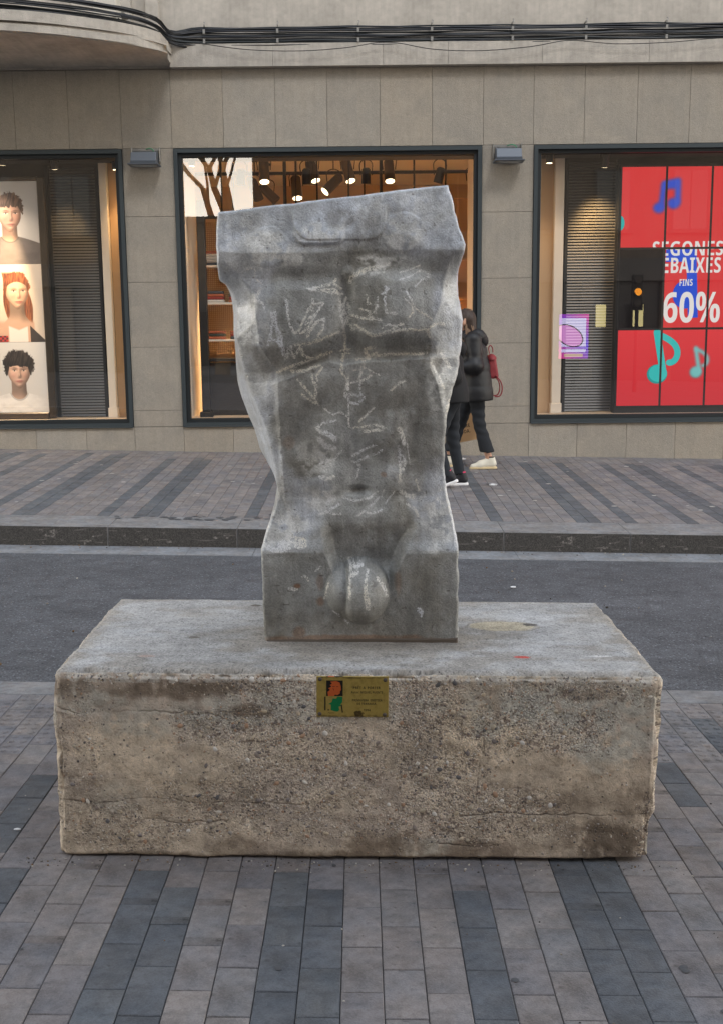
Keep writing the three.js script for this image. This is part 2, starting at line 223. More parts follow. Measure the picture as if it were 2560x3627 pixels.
// terrain to the horizon
struct('ground', flatSheet(-300, 300, -300, 300, -0.75), jointMat);
// --- near pavement
{
  const P = struct('pavement_near'); tilt(P, 0, -3.1, -0.02); const L = (x, z) => [x, z + 3.1];
  part(P, 'bedding', flatSheet(-14, 14, -4.565 + 3.1, 9, -0.006), jointMat);
  const rest = [], isDark = (k, z) => { const x = 0.04 + 0.1 * k + 0.05; return (x > -0.66 && x < -0.46 && z > -2.96) || (x > -0.26 && x < -0.06 && z > -2.9) || (x > 0.24 && x < 0.34 && z > -2.95) || (x > 0.54 && x < 0.74 && z > -3.2) || (x > 1.04 && x < 1.15 && z < -3.55 && z > -3.8) || (x > 1.34 && x < 1.44 && z < -4.05 && z > -4.27) || (x < -0.96 && x > -1.06 && z > -2.9) || (x > 1.0 && x < 1.1 && z > -3.1 && z < -2.7) || (x < -1.06 && x > -1.17 && z < -3.15 && z > -3.6); };
  let shown = 0;
  for (let k = -60; k < 60; k++) for (let j = -3; j < 38; j++) {
    const x = 0.09 + 0.1 * k, z = -4.465 + 0.2 * j + (k & 1 ? 0 : 0.1) - 0.0;
    if (z > 2.5) continue;
    if (z - 0.1 < -4.57 && z + 0.1 < -4.5) continue;
    let l = 0.2, zc = z; if (z - 0.1 < -4.566) { const a = -4.565; l = z + 0.1 - a; zc = a + l / 2; }
    const d = -z, half = 0.326 * (d + 0.35) + 0.25, inView = d > 1.95 && Math.abs(x) < half && !(Math.abs(x + 0.02) < 0.8 && d > 3.15 && d < 4.0) && !(Math.abs(x) < 0.85 - (d - 3.9) * 0.1 && d > 3.9);
    const dk = isDark(k, z), dome = z < -3.96 && l > 0.19, y = rr(-0.0009, 0.0009);
    if (inView && shown < 300) {
      shown++;
      const m = part(P, 'paver', l < 0.19 ? paverG(0.1, l, 0.006, rr(0, 4), rr(0, 4)) : pick(dome ? PD : PV), dk ? pick(darkMats) : pick(lightMats)); m.position.set(x, y, zc + 3.1); m.rotation.set(rr(-0.004, 0.004), 0, rr(-0.006, 0.006));
    } else if (Math.abs(x) < 4) {
      const g = paverG(0.1, l, 0.006, x, z); g.translate(x, y, zc + 3.1); rest.push(tinted(g, rgb(...(dk ? pick(DARK) : pick(LIGHT)))));
    }
  }
  part(P, 'paving', merge(rest), mixMat, 'stuff');
  for (let i = -8; i < 8; i++) { const a = i * 1.0 + 0.35; part(P, 'kerbstone', boxG(a + 0.002, a + 0.998, -0.3, 0.006, -4.755 + 3.1, -4.568 + 3.1, 0.006), kerbMat); }
}
// --- road
{
  const grid = new THREE.PlaneGeometry(80, 3.43, 700, 60); grid.rotateX(-Math.PI / 2); grid.translate(0, 0, -6.415 + 6.4); planarUV(grid);
  const gp = grid.attributes.position, gc = new Float32Array(gp.count * 3); for (let i = 0; i < gp.count; i++) { const x = gp.getX(i), z = gp.getZ(i), wear = 0.3 * (fbm(x * 0.35 + 5, z * 2.6, 4) - 0.5) + 0.22 * (fbm(x * 1.6, z * 3.1 + 8, 4) - 0.5), stain = 0.22 * sstep(0.66, 0.8, fbm(x * 2.3 + 9, z * 3.2, 4)); gc[3 * i] = gc[3 * i + 1] = gc[3 * i + 2] = 1 + wear - stain; } grid.setAttribute('color', new THREE.BufferAttribute(gc, 3)); // wheel polish, patchy binder and oil stains
  asphaltMat.vertexColors = true; const R = struct('road', grid, asphaltMat); tilt(R, -0.15, -6.4, 0);
  const G = struct('gutter'); tilt(G, -0.15, -6.4, 0);
  part(G, 'bedding', flatSheet(-14, 14, -8.5 + 6.4, -8.1 + 6.4, -0.004), jointMat);
  for (let i = -28; i < 28; i++) { const a = i * 0.5 + 0.18; part(G, 'gutter_slab', boxG(a + 0.0015, a + 0.4985, -0.06, 0.004, -8.435 + 6.4, -8.132 + 6.4, 0.003), gutterMat).position.y = rr(-0.001, 0.001); }
}
// --- far pavement
{
  const P = struct('pavement_far'); tilt(P, 0, -8.5, 0.02);
  part(P, 'bedding', flatSheet(-14, 14, -12.95 + 8.5, -8.8 + 8.5, -0.006), jointMat);
  const kw = [1.04, 0.98, 1.0, 1.02]; let a = -8.02, n = 0;
  while (a < 8) { // kerbstones with worn, slightly irregular front edges
    const w = kw[n % 4], g = boxG(a + 0.002, a + w - 0.002, -0.3, 0.006, -8.872 + 8.5, -8.437 + 8.5, 0.004); n++;
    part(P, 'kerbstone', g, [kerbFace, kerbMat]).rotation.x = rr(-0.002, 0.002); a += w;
  }
  const bands = [[-4.05, -3.86, 12.6], [-3.67, -3.57, 12.6], [-3.16, -3.06, 12.6], [-2.87, -2.66, 12.6], [-2.18, -2.08, 12.35], [-1.88, -1.66, 12.35], [-0.98, -0.88, 12.2], [1.05, 1.15, 12.35], [1.76, 1.96, 12.35], [2.16, 2.26, 12.35], [2.66, 2.76, 12.35], [2.96, 3.16, 12.35], [3.4, 3.5, 12.35], [3.85, 4.05, 12.35], [4.4, 4.5, 12.35]];
  const rest = []; let shown = 0; const list = [];
  for (let k = -62; k < 62; k++) for (let j = 0; j < 21; j++) list.push([k, j]);
  list.sort((p, q) => p[1] - q[1] || Math.abs(p[0]) - Math.abs(q[0]));
  for (const [k, j] of list) {
    const x = -0.98 + 0.1 * k + 0.05 + 0.03, z0 = -8.874 - 0.2 * j - (k & 1 ? 0.1 : 0); let l = 0.2, z = z0 - 0.1; if (j === 0 && k & 1) { l = 0.3; z = z0 + 0.1 - 0.15; }
    const d = -z, dk = bands.some(([p, q, e]) => x - 0.03 > p - 0.01 && x - 0.03 < q + 0.01 && d < e), y = rr(-0.0012, 0.0012);
    const hidden = x > -0.35 * (d / 3.4) * 0.8 && x < 0.27 * (d / 3.4);
    if (l === 0.2 && shown < 300 && Math.abs(x) < 0.327 * d + 0.1 && !hidden) { shown++; const m = part(P, 'paver', pick(PV), dk ? pick(darkMats) : pick(lightMats)); m.position.set(x, y, z + 8.5); m.rotation.set(rr(-0.004, 0.004), 0, rr(-0.006, 0.006)); }
    else { const g = paverG(0.1, l, 0.006, x, z); g.translate(x, y, z + 8.5); rest.push(tinted(g, rgb(...(dk ? pick(DARK) : pick(LIGHT))))); }
  }
  part(P, 'paving', merge(rest), mixMat, 'stuff');
}
// ---------------------------------------------------------------- concrete block (local x -0.865..0.865, y 0..0.588, z -0.43..0.43, front at +z)
const BW = 0.873, BH = 0.588, BD = 0.43;
const blobs = (L, wob) => (x, y) => { let m = 0; for (const [cx, cy, rx, ry, w = 1] of L) { const d = Math.hypot((x - cx) / rx, (y - cy) / ry); if (d < 1.5) m = Math.max(m, w * (1 - sstep(0.55, 1.25, d + wob * (fbm(x * 22 + cx * 9, y * 22, 4) - 0.5)))); } return m; };
const exposedM = blobs([[0.17, 0.46, 0.15, 0.1], [0.22, 0.3, 0.16, 0.11], [0.3, 0.17, 0.3, 0.1, 0.9], [0.5, 0.42, 0.24, 0.075], [-0.3, 0.42, 0.22, 0.08, 0.9], [-0.1, 0.33, 0.3, 0.12, 0.7], [-0.25, 0.22, 0.3, 0.1, 0.7], [0.05, 0.12, 0.9, 0.05, 0.45], [-0.1, 0.53, 0.36, 0.05, 0.9], [0.6, 0.53, 0.26, 0.04, 0.7], [-0.7, 0.1, 0.2, 0.09, 0.5], [-0.8, 0.3, 0.08, 0.25, 0.3], [0.85, 0.1, 0.04, 0.1, 0.9]], 1.1);
const tanM = blobs([[-0.66, 0.34, 0.2, 0.12, 0.9], [0.3, 0.4, 0.1, 0.13], [0.42, 0.36, 0.09, 0.08, 0.8], [-0.05, 0.2, 0.12, 0.05, 0.6], [0.68, 0.26, 0.15, 0.1, 0.5], [-0.5, 0.27, 0.14, 0.07, 0.5]], 0.9);
const greyM = blobs([[0.62, 0.5, 0.32, 0.08], [0.74, 0.4, 0.13, 0.09, 0.9], [-0.15, 0.49, 0.4, 0.06, 0.8], [-0.76, 0.5, 0.12, 0.05, 0.8], [-0.6, 0.44, 0.2, 0.05, 0.6], [0.2, 0.06, 0.1, 0.04, 0.8], [-0.36, 0.47, 0.16, 0.06, 0.8], [0.37, 0.46, 0.05, 0.07, 0.8], [-0.69, 0.2, 0.08, 0.05, 0.4]], 1.2);
const darkM = blobs([[-0.53, 0.533, 0.19, 0.03], [-0.82, 0.53, 0.05, 0.04, 0.8], [-0.31, 0.47, 0.07, 0.022, 0.9], [0.09, 0.055, 0.12, 0.06], [0.74, 0.08, 0.16, 0.07], [0.38, 0.045, 0.16, 0.035, 0.9], [-0.02, 0.02, 0.4, 0.025, 0.9], [-0.6, 0.02, 0.3, 0.018, 0.8], [0.66, 0.53, 0.1, 0.03, 0.6], [0.62, 0.19, 0.12, 0.04, 0.5], [-0.36, 0.05, 0.12, 0.035, 0.5], [0.8, 0.2, 0.06, 0.08, 0.5]], 0.9);
const cracks = [[[-0.865, 0.2], [-0.74, 0.185], [-0.62, 0.205], [-0.55, 0.2], [-0.48, 0.185], [-0.36, 0.195], [-0.2, 0.187], [-0.08, 0.19]], [[-0.865, 0.475], [-0.8, 0.462], [-0.7, 0.46], [-0.6, 0.468], [-0.5, 0.46], [-0.36, 0.455], [-0.26, 0.45]], [[0.3, 0.155], [0.45, 0.165], [0.6, 0.158], [0.72, 0.162], [0.865, 0.165]], [[0.24, 0.065], [0.36, 0.06], [0.44, 0.075], [0.5, 0.078]], [[-0.7, 0.14], [-0.5, 0.125], [-0.38, 0.13]], [[0.36, 0.45], [0.365, 0.36], [0.35, 0.28], [0.345, 0.2]]];
const crackAt = (x, y) => { let m = 0; for (let k = 0; k < cracks.length; k++) { const c = cracks[k]; for (let i = 1; i < c.length; i++) { const [x0, y0] = c[i - 1], [x1, y1] = c[i], dx = x1 - x0, dy = y1 - y0, t = clamp(((x - x0) * dx + (y - y0) * dy) / (dx * dx + dy * dy)), e = Math.hypot(x - x0 - t * dx, y - y0 - t * dy + 0.016 * (fbm(x * 30 + k * 7, y * 30, 3) - 0.5)); const w = 0.0035 * (0.3 + 1.4 * n2(x * 18 + k * 31, k * 3.3)); if (e < w) m = Math.max(m, (1 - e / w) * (n2(x * 9 + k * 13, 4.4) > 0.33 ? 1 : 0.25)); } } return m; };
const blockFront = (() => {
  const W = 2048, Hh = 700, C = new Float32Array(W * Hh * 3), Z = new Float32Array(W * Hh); reseed(901);
  for (let j = 0; j < Hh; j++) for (let i = 0; i < W; i++) {
    const x = (i / W - 0.5) * 2 * BW, y = (j / Hh) * BH, q = j * W + i, E = exposedM(x, y), T = tanM(x, y), G = greyM(x, y), D = darkM(x, y);
    const big = fbm(x * 5 + 3, y * 5, 4) - 0.5, mid = fbm(x * 28, y * 28 + 2, 4) - 0.5, fine = n2(i * 0.55, j * 0.55) - 0.5, f2 = n2(i * 0.24 + 50, j * 0.24) - 0.5, streak = fbm(x * 60, y * 4, 3) - 0.5;
    let r = 196, g = 180, b = 159; const mx = (a, c, d, t) => { r = lerp(r, a, t); g = lerp(g, c, t); b = lerp(b, d, t); };
    mx(176, 162, 148, sstep(-0.06, 0.12, fbm(x * 3 + 9, y * 6, 4) - 0.52) * 0.8); mx(178, 166, 151, 0.6 * E); mx(206, 189, 165, 0.85 * T); mx(174, 171, 160, 0.85 * G * sstep(0.3, 0.62, fbm(x * 40, y * 40 + 8, 3) + 0.12)); mx(116, 102, 87, 0.8 * D * sstep(0.22, 0.5, fbm(x * 36 + 5, y * 20, 4) + 0.06));
    if (y > 0.553) mx(182, 176, 166, 0.75 * sstep(0.36, 0.55, fbm(x * 70, y * 70, 3)));
    const spot = sstep(0.66, 0.78, fbm(x * 90 + 7, y * 90, 2)) * 0.5; mx(112, 98, 88, spot * (0.4 + E));
    const v = 1 + 0.26 * big + 0.26 * mid + (0.1 + 0.2 * E) * fine + (0.1 + 0.24 * E) * f2 + 0.12 * streak;
    const k = crackAt(x, y); mx(74, 63, 55, 0.5 * k * sstep(0.4, 0.7, n2(x * 24, y * 40)));
    C[q * 3] = r * v; C[q * 3 + 1] = g * v; C[q * 3 + 2] = b * v; Z[q] = 0.5 + 0.25 * mid + (0.1 + 0.3 * E) * f2 + 0.12 * fine * (0.4 + E) - 0.4 * k - 0.1 * spot;
  }
  const pal = [[206, 198, 188], [186, 168, 146], [150, 142, 136], [104, 98, 96], [172, 132, 104], [196, 178, 150], [128, 116, 110], [80, 78, 80], [160, 152, 132], [212, 206, 200]];
  for (let k = 0; k < 15000; k++) { // aggregate grains bedded in the face
    const px = rnd() * W, py = rnd() * Hh, x = (px / W - 0.5) * 2 * BW, y = (py / Hh) * BH; let e = exposedM(x, y) + (y > 0.553 ? 0.5 : 0) + 0.1; if (rnd() > e * 1.1) continue;
    const r = 1.3 + 4.6 * Math.pow(rnd(), 2.6), p = pal[(rnd() * pal.length) | 0], a = rnd() * 3.14, el = rr(0.6, 1), ca = Math.cos(a), sa = Math.sin(a), op = rr(0.4, 0.9);
    for (let j = Math.max(0, Math.floor(py - r)); j <= Math.min(Hh - 1, py + r); j++) for (let i = Math.max(0, Math.floor(px - r)); i <= Math.min(W - 1, px + r); i++) {
      const u = ((i - px) * ca + (j - py) * sa) / r, w = (-(i - px) * sa + (j - py) * ca) / (r * el), d = u * u + w * w; if (d >= 1) continue;
      const q = j * W + i, t = op * (1 - d * d); for (let c = 0; c < 3; c++) C[q * 3 + c] = lerp(C[q * 3 + c], p[c], t); Z[q] += 0.3 * (1 - d);
    }
  }
  for (let k = 0; k < 2600; k++) { // air holes and lost grains
    const px = rnd() * W, py = rnd() * Hh, x = (px / W - 0.5) * 2 * BW, y = (py / Hh) * BH, r = 0.9 + 3 * Math.pow(rnd(), 5), op = rr(0.4, 0.85), el = rr(0.6, 1.5); if (rnd() > 0.35 + exposedM(x, y)) continue;
    for (let j = Math.max(0, Math.floor(py - r)); j <= Math.min(Hh - 1, py + r); j++) for (let i = Math.max(0, Math.floor(px - r)); i <= Math.min(W - 1, px + r); i++) { const d = ((i - px) / r) ** 2 + (((j - py) / r) * el) ** 2; if (d < 1) { const q = j * W + i, t = op * (1 - d); C[q * 3] = lerp(C[q * 3], 66, t); C[q * 3 + 1] = lerp(C[q * 3 + 1], 58, t); C[q * 3 + 2] = lerp(C[q * 3 + 2], 52, t); Z[q] -= 0.35 * (1 - d); } }
  }
  return { map: dataTex(W, Hh, (x, y, o) => { const q = (y * W + x) * 3; o[0] = C[q]; o[1] = C[q + 1]; o[2] = C[q + 2]; }, true, false), bump: heightTex(W, Hh, Z, false) };
})();
const blockTop = (() => { // u along x, v from the back edge to the front edge
  const W = 1200, Hh = 600, Z = new Float32Array(W * Hh);
  const t = dataTex(W, Hh, (i, j, o) => {
    const x = (i / W - 0.5) * 2 * BW, z = (j / Hh - 0.5) * 2 * BD, big = fbm(x * 4 + 30, z * 6, 4) - 0.5, mid = fbm(x * 22, z * 30, 4) - 0.5, fine = n2(i * 0.6, j * 0.6) - 0.5;
    let r = 160, g = 158, b = 155; const mx = (a, c, d, k) => { r = lerp(r, a, k); g = lerp(g, c, k); b = lerp(b, d, k); };
    mx(134, 127, 117, 0.5 * sstep(0.02, 0.22, fbm(x * 6 + 2, z * 11 + 5, 5) - 0.5)); mx(178, 180, 183, 0.4 * sstep(0.02, 0.24, fbm(x * 5 + 12, z * 9 + 1, 4) - 0.5));
    const edge = Math.max(Math.abs(x) - 0.8, Math.abs(z) - 0.375); mx(150, 142, 130, 0.7 * sstep(0, 0.06, edge + 0.07 * (fbm(x * 30, z * 30, 3) - 0.5)));
    mx(128, 118, 104, 0.5 * (1 - sstep(0.3, 0.46, Math.hypot(x * 0.95, (z - 0.06) * 1.4) + 0.3 * (fbm(x * 14, z * 14, 4) - 0.5)))); // browner and darker around the foot of the casting
    const pe = Math.hypot((x - 0.475) / 0.115, (z + 0.08) / 0.062) + 0.25 * (fbm(x * 30, z * 30, 3) - 0.5); mx(178, 166, 140, 0.8 * (1 - sstep(0.85, 1, pe))); mx(120, 112, 96, 0.5 * (1 - sstep(0, 0.05, Math.abs(pe - 1))));
    const pl = Math.hypot((x + 0.4) / 0.12, (z + 0.04) / 0.06) + 0.3 * (fbm(x * 26 + 7, z * 26, 3) - 0.5); mx(130, 124, 112, 0.4 * (1 - sstep(0, 0.05, Math.abs(pl - 1))) * sstep(0.4, 0.6, n2(x * 20, z * 20)));
    for (const [cx, cz, rx, rz, cr, cg, cb] of [[0.568, -0.1, 0.028, 0.018, 80, 76, 72], [-0.36, -0.33, 0.022, 0.018, 92, 84, 76], [-0.52, 0.08, 0.022, 0.014, 108, 102, 94], [0.49, 0.27, 0.026, 0.014, 196, 66, 58], [-0.63, 0.29, 0.03, 0.014, 170, 150, 140], [0.72, 0.25, 0.05, 0.006, 200, 198, 196]]) mx(cr, cg, cb, 0.85 * (1 - sstep(0.7, 1.05, Math.hypot((x - cx) / rx, (z - cz) / rz) + 0.4 * (n2(x * 200, z * 200) - 0.5))));
    const crk = Math.abs(z + 0.2 - 0.25 * (x + 0.2) - 0.12 * (fbm(x * 8, 3, 4) - 0.5)); if (x < -0.1 && x > -0.36) mx(104, 98, 90, 0.5 * (1 - sstep(0.0006, 0.0026, crk)));
    const v = 1 + 0.22 * big + 0.24 * mid + 0.22 * fine + 0.2 * (n2(i * 0.27 + 3, j * 0.27) - 0.5) - 0.3 * sstep(0.8, 0.88, n2(i * 0.4, j * 0.4 + 60)); o[0] = r * v; o[1] = g * v; o[2] = b * v; Z[j * W + i] = 0.5 + 0.4 * mid + 0.3 * fine;
  }, true, false);
  return { map: t, bump: heightTex(W, Hh, Z, false) };
})();
{
  const block = thing('concrete_block', 'low wide weathered concrete block with exposed pebbles carrying the torso sculpture', 'plinth', [-0.026, -0.008, -3.045 - BD]); block.rotation.z = -0.019;
  const R = 0.022, clampIn = (v, m) => clamp(v, -m, m);
  const place = (x, y, z) => { // point on the ideal box -> rough, worn surface
    const yc = y - BH / 2, qx = clampIn(x, BW - R), qy = clampIn(yc, BH / 2 - R), qz = clampIn(z, BD - R); let nx = x - qx, ny = yc - qy, nz = z - qz; const l = Math.hypot(nx, ny, nz) || 1; nx /= l; ny /= l; nz /= l;
    let px = qx + nx * R, py = qy + ny * R + BH / 2, pz = qz + nz * R; const top = clamp(ny);
    let d = (fbm3(px * 7 + 5, py * 7, pz * 7, 3) - 0.5) * lerp(0.016, 0.004, top) + (fbm3(px * 38, py * 38, pz * 38, 2) - 0.5) * lerp(0.008, 0.0016, top);
    const edge = Math.min(1, (Math.abs(nx) > 0.15) + (Math.abs(ny) > 0.15) + (Math.abs(nz) > 0.15) - 1); if (edge > 0) d -= 0.012 * sstep(0.5, 0.75, fbm3(px * 16 + 9, py * 16, pz * 16, 3)) + 0.004;
    if (nz > 0.6) { d -= 0.0022 * crackAt(px, py) + 0.003 * exposedM(px, py); if (py > 0.2 && py < 0.46 && px < -0.8) d -= 0.002; }
    if (py < 0.05) { d -= 0.028 * sstep(0.03, 0, py) * (0.1 + fbm(px * 9, pz * 9, 3)); py += 0.012 * sstep(0.045, 0, py) * fbm(px * 12 + 4, pz * 12 + 9, 3); }
    if (px > 0.84 && py < 0.16) d -= 0.014 * (1 - sstep(0.13, 0.17, py));
    return [px + nx * d, py + ny * d, pz + nz * d];
  };
  const faces = [[(u, v) => [lerp(-BW, BW, u), lerp(0, BH, v), BD], 380, 130, 0], [(u, v) => [lerp(-BW, BW, u), BH, lerp(BD, -BD, v)], 380, 110, 1], [(u, v) => [BW, lerp(0, BH, v), lerp(BD, -BD, u)], 110, 130, 2], [(u, v) => [-BW, lerp(0, BH, v), lerp(-BD, BD, u)], 110, 130, 2], [(u, v) => [lerp(BW, -BW, u), lerp(0, BH, v), -BD], 380, 130, 2], [(u, v) => [lerp(-BW, BW, u), 0, lerp(-BD, BD, v)], 380, 110, 2]];
  const P = [], U = [], I = [], groups = []; const smap = (p, m) => (m === 0 ? [p[0] / (2 * BW) + 0.5, p[1] / BH] : m === 1 ? [p[0] / (2 * BW) + 0.5, p[2] / (2 * BD) + 0.5] : [(p[0] + p[2]) * 0.5, p[1] / BH]);
  for (const [f, nu, nv, m] of faces) {
    const o = P.length / 3, s = I.length;
    for (let j = 0; j <= nv; j++) for (let i = 0; i <= nu; i++) { const p = place(...f(i / nu, j / nv)); P.push(...p); U.push(...smap(p, m)); }
    for (let j = 0; j < nv; j++) for (let i = 0; i < nu; i++) { const a = o + j * (nu + 1) + i, b = a + 1, c = a + nu + 1; I.push(a, b, c, b, c + 1, c); }
    groups.push([s, I.length - s, m]);
  }
  // smooth normals across the seams: shared by position
  const key = new Map(), rep0 = new Int32Array(P.length / 3); for (let i = 0; i < rep0.length; i++) { const k = `${Math.round(P[3 * i] * 2e4)},${Math.round(P[3 * i + 1] * 2e4)},${Math.round(P[3 * i + 2] * 2e4)}`; if (!key.has(k)) key.set(k, i); rep0[i] = key.get(k); }
  const N = new Float32Array(P.length), A = new THREE.Vector3(), B = new THREE.Vector3(), V = (i, t) => t.set(P[3 * i], P[3 * i + 1], P[3 * i + 2]), v0 = new THREE.Vector3(), v1 = new THREE.Vector3(), v2 = new THREE.Vector3();
  for (let t = 0; t < I.length; t += 3) { V(I[t], v0); V(I[t + 1], v1); V(I[t + 2], v2); A.subVectors(v1, v0).cross(B.subVectors(v2, v0)); for (let k = 0; k < 3; k++) { const q = rep0[I[t + k]] * 3; N[q] += A.x; N[q + 1] += A.y; N[q + 2] += A.z; } }
  for (let i = 0; i < rep0.length; i++) { const q = rep0[i] * 3, l = Math.hypot(N[q], N[q + 1], N[q + 2]) || 1; if (q === i * 3) { N[q] /= l; N[q + 1] /= l; N[q + 2] /= l; } else { N[3 * i] = N[q]; N[3 * i + 1] = N[q + 1]; N[3 * i + 2] = N[q + 2]; } }
  const g = new THREE.BufferGeometry(); g.setAttribute('position', new THREE.Float32BufferAttribute(P, 3)); g.setAttribute('normal', new THREE.BufferAttribute(N, 3)); g.setAttribute('uv', new THREE.Float32BufferAttribute(U, 2)); g.setIndex(I); for (const q of groups) g.addGroup(...q);
  const mf = std({ map: blockFront.map, bumpMap: blockFront.bump, bumpScale: 0.007, roughness: 0.92 }), mt = std({ map: blockTop.map, bumpMap: blockTop.bump, bumpScale: 0.0025, roughness: 0.88 });
  const side = { map: blockFront.map.clone(), bumpMap: blockFront.bump.clone() }; for (const k of ['map', 'bumpMap']) { side[k].wrapS = THREE.MirroredRepeatWrapping; side[k].needsUpdate = true; }
  part(block, 'body', g, [mf, mt, std({ ...side, bumpScale: 0.007, roughness: 0.92 })]);
  // pebbles standing out of the front face
  reseed(333); const shapes = []; for (let k = 0; k < 6; k++) { const s = new THREE.IcosahedronGeometry(1, 1), p = s.attributes.position; for (let i = 0; i < p.count; i++) { const f = 0.8 + 0.4 * n3(p.getX(i) * 1.3 + k * 7, p.getY(i) * 1.3, p.getZ(i) * 1.3); p.setXYZ(i, p.getX(i) * f, p.getY(i) * f * 0.8, p.getZ(i) * f * 0.7); } const q = mergeVertices(s.deleteAttribute('normal').deleteAttribute('uv')); q.computeVertexNormals(); shapes.push(q); }
  const pm = [[216, 208, 196], [190, 174, 152], [150, 142, 134], [122, 114, 110], [170, 138, 112], [184, 168, 144], [138, 126, 116], [98, 96, 96], [208, 202, 194], [178, 166, 146]].map((c) => std({ color: rgb(...c), roughness: 0.7 }));
  const tiny = []; let n = 0, tries = 0;
  while ((n < 240 || tiny.length < 2600) && tries++ < 60000) {
    const x = rr(-0.84, 0.84), y = rr(0.03, 0.575), e = exposedM(x, y) + (y > 0.55 ? 0.45 : 0); if (rnd() > e * 0.9) continue; if (x > -0.13 && x < 0.12 && y > 0.43) continue;
    const p = place(x, y, BD), big = n < 240 && rnd() < 0.2, r = big ? rr(0.0045, 0.0095) : rr(0.0014, 0.0036);
    if (big) { n++; const m = part(block, 'pebble', pick(shapes), pick(pm)); m.position.set(p[0], p[1], p[2] - r * 0.3); m.scale.set(r * rr(0.8, 1.3), r * rr(0.8, 1.2), r); m.rotation.set(0, 0, rr(0, 6.28)); }
    else if (tiny.length < 2600) tiny.push([p, r, rr(0, 6.28), (rnd() * pm.length) | 0]);
  }
  const im = new THREE.InstancedMesh(shapes[0], std({ roughness: 0.8 }), tiny.length), M = new THREE.Matrix4(), Q = new THREE.Quaternion();
  tiny.forEach(([p, r, a, c], i) => { M.compose(new THREE.Vector3(p[0], p[1], p[2] - r * 0.2), Q.setFromEuler(new THREE.Euler(0, 0, a)), new THREE.Vector3(r, r * 0.85, r)); im.setMatrixAt(i, M); im.setColorAt(i, pm[c].color); });
  im.name = 'gravel_grain'; im.userData.kind = 'stuff'; block.add(im);
}
// brass plaque on the front of the block
{
  const t = canvasTex(1024, 604, (c, w, h) => {
    c.fillStyle = '#a8914a'; c.fillRect(0, 0, w, h); reseed(44);
    for (let k = 0; k < 900; k++) { c.fillStyle = `rgba(${rnd() < 0.5 ? '70,58,22' : '196,172,96'},${rr(0.02, 0.09)})`; c.beginPath(); c.ellipse(rr(0, w), rr(0, h), rr(4, 60), rr(3, 26), rr(0, 3), 0, 7); c.fill(); }
    for (let k = 0; k < 160; k++) { c.fillStyle = `rgba(52,42,20,${rr(0.05, 0.22)})`; const e = rnd() < 0.5; c.beginPath(); c.ellipse(rr(0, w), e ? rr(0, 26) : h - rr(0, 30), rr(10, 60), rr(4, 14), 0, 0, 7); c.fill(); }
    c.fillStyle = 'rgba(70,54,20,0.55)'; for (let k = 0; k < 40; k++) { c.beginPath(); c.ellipse(600 + rr(-60, 60), h - rr(0, 90), rr(6, 30), rr(6, 24), 0, 0, 7); c.fill(); }
    c.fillStyle = '#17140f'; c.fillRect(140, 60, 236, 232);
    c.fillStyle = '#c8602c'; c.beginPath(); [[196, 78], [280, 66], [330, 90], [346, 140], [352, 200], [334, 220], [336, 250], [300, 276], [262, 270], [250, 292], [166, 292], [158, 230], [196, 200], [170, 176], [214, 150], [188, 128], [222, 108], [196, 78]].forEach(([x, y], i) => (i ? c.lineTo(x, y) : c.moveTo(x, y))); c.fill();
    c.strokeStyle = '#4a1e0c'; c.lineWidth = 7; c.beginPath(); c.moveTo(226, 150); c.lineTo(262, 150); c.moveTo(282, 152); c.lineTo(312, 150); c.moveTo(236, 176); c.lineTo(250, 206); c.stroke();
    c.fillStyle = '#0c7a46'; c.beginPath(); [[296, 300], [372, 300], [370, 380], [340, 420], [352, 440], [318, 450], [330, 500], [300, 524], [260, 520], [204, 500], [206, 420], [170, 410], [218, 380], [232, 326], [282, 330]].forEach(([x, y], i) => (i ? c.lineTo(x, y) : c.moveTo(x, y))); c.fill();
    c.fillStyle = '#2a2416'; c.fillRect(112, 300, 20, 206); c.save(); c.translate(346, 420); c.rotate(-0.14); c.fillRect(0, 0, 18, 120); c.restore(); c.fillRect(160, 490, 22, 16);
    c.fillStyle = '#2b2313'; c.textAlign = 'center'; const T = (s, x, y, z, wd) => { c.font = `bold ${z}px sans-serif`; c.fillText(s, x, y, wd); };
    T('PRÊT  A  PORTER', 712, 184, 50, 430); T('Autor: MIQUEL PUENTE', 718, 250, 46, 450); T('PRIMAVERA  EROTICA', 720, 368, 46, 430); T('DE TERRASSA', 710, 420, 44, 290); T('1994', 718, 516, 46, 120);
    c.font = 'italic 30px serif'; c.fillText('Puente', 210, 552);
    for (let k = 0; k < 30; k++) { c.strokeStyle = `rgba(40,32,14,${rr(0.1, 0.4)})`; c.lineWidth = rr(1, 2.5); const x = rr(380, 470), y = rr(60, 560); c.beginPath(); c.moveTo(x, y); c.lineTo(x + rr(-30, 30), y + rr(-40, 40)); c.stroke(); }
  });
  const p = thing('brass_plaque', 'small engraved brass plaque with orange and green print on the block front', 'plaque', [-0.031, 0.5085, -3.046]); p.rotation.z = -0.017;
  const g = boxG(-0.1025, 0.1025, -0.0605, 0.0605, 0, 0.005, 0.0012), uv = g.attributes.uv; for (let i = 0; i < uv.count; i++) uv.setXY(i, uv.getX(i) / 0.205 + 0.5, uv.getY(i) / 0.121 + 0.5);
  part(p, 'plate', g, std({ map: t, metalness: 0.35, roughness: 0.5 }));
  const sm = std({ color: rgb(92, 84, 76), metalness: 0.5, roughness: 0.6 });
  for (const [x, y] of [[-0.0925, 0.052], [0.0925, 0.0505], [-0.0935, -0.0515], [0.0915, -0.053]]) { const s = new THREE.SphereGeometry(0.0062, 14, 8, 0, 6.3, 0, 1.3); s.rotateX(Math.PI / 2); s.scale(1, 1, 0.6); s.translate(x, y, 0.004); part(p, 'screw', s, sm); }
}
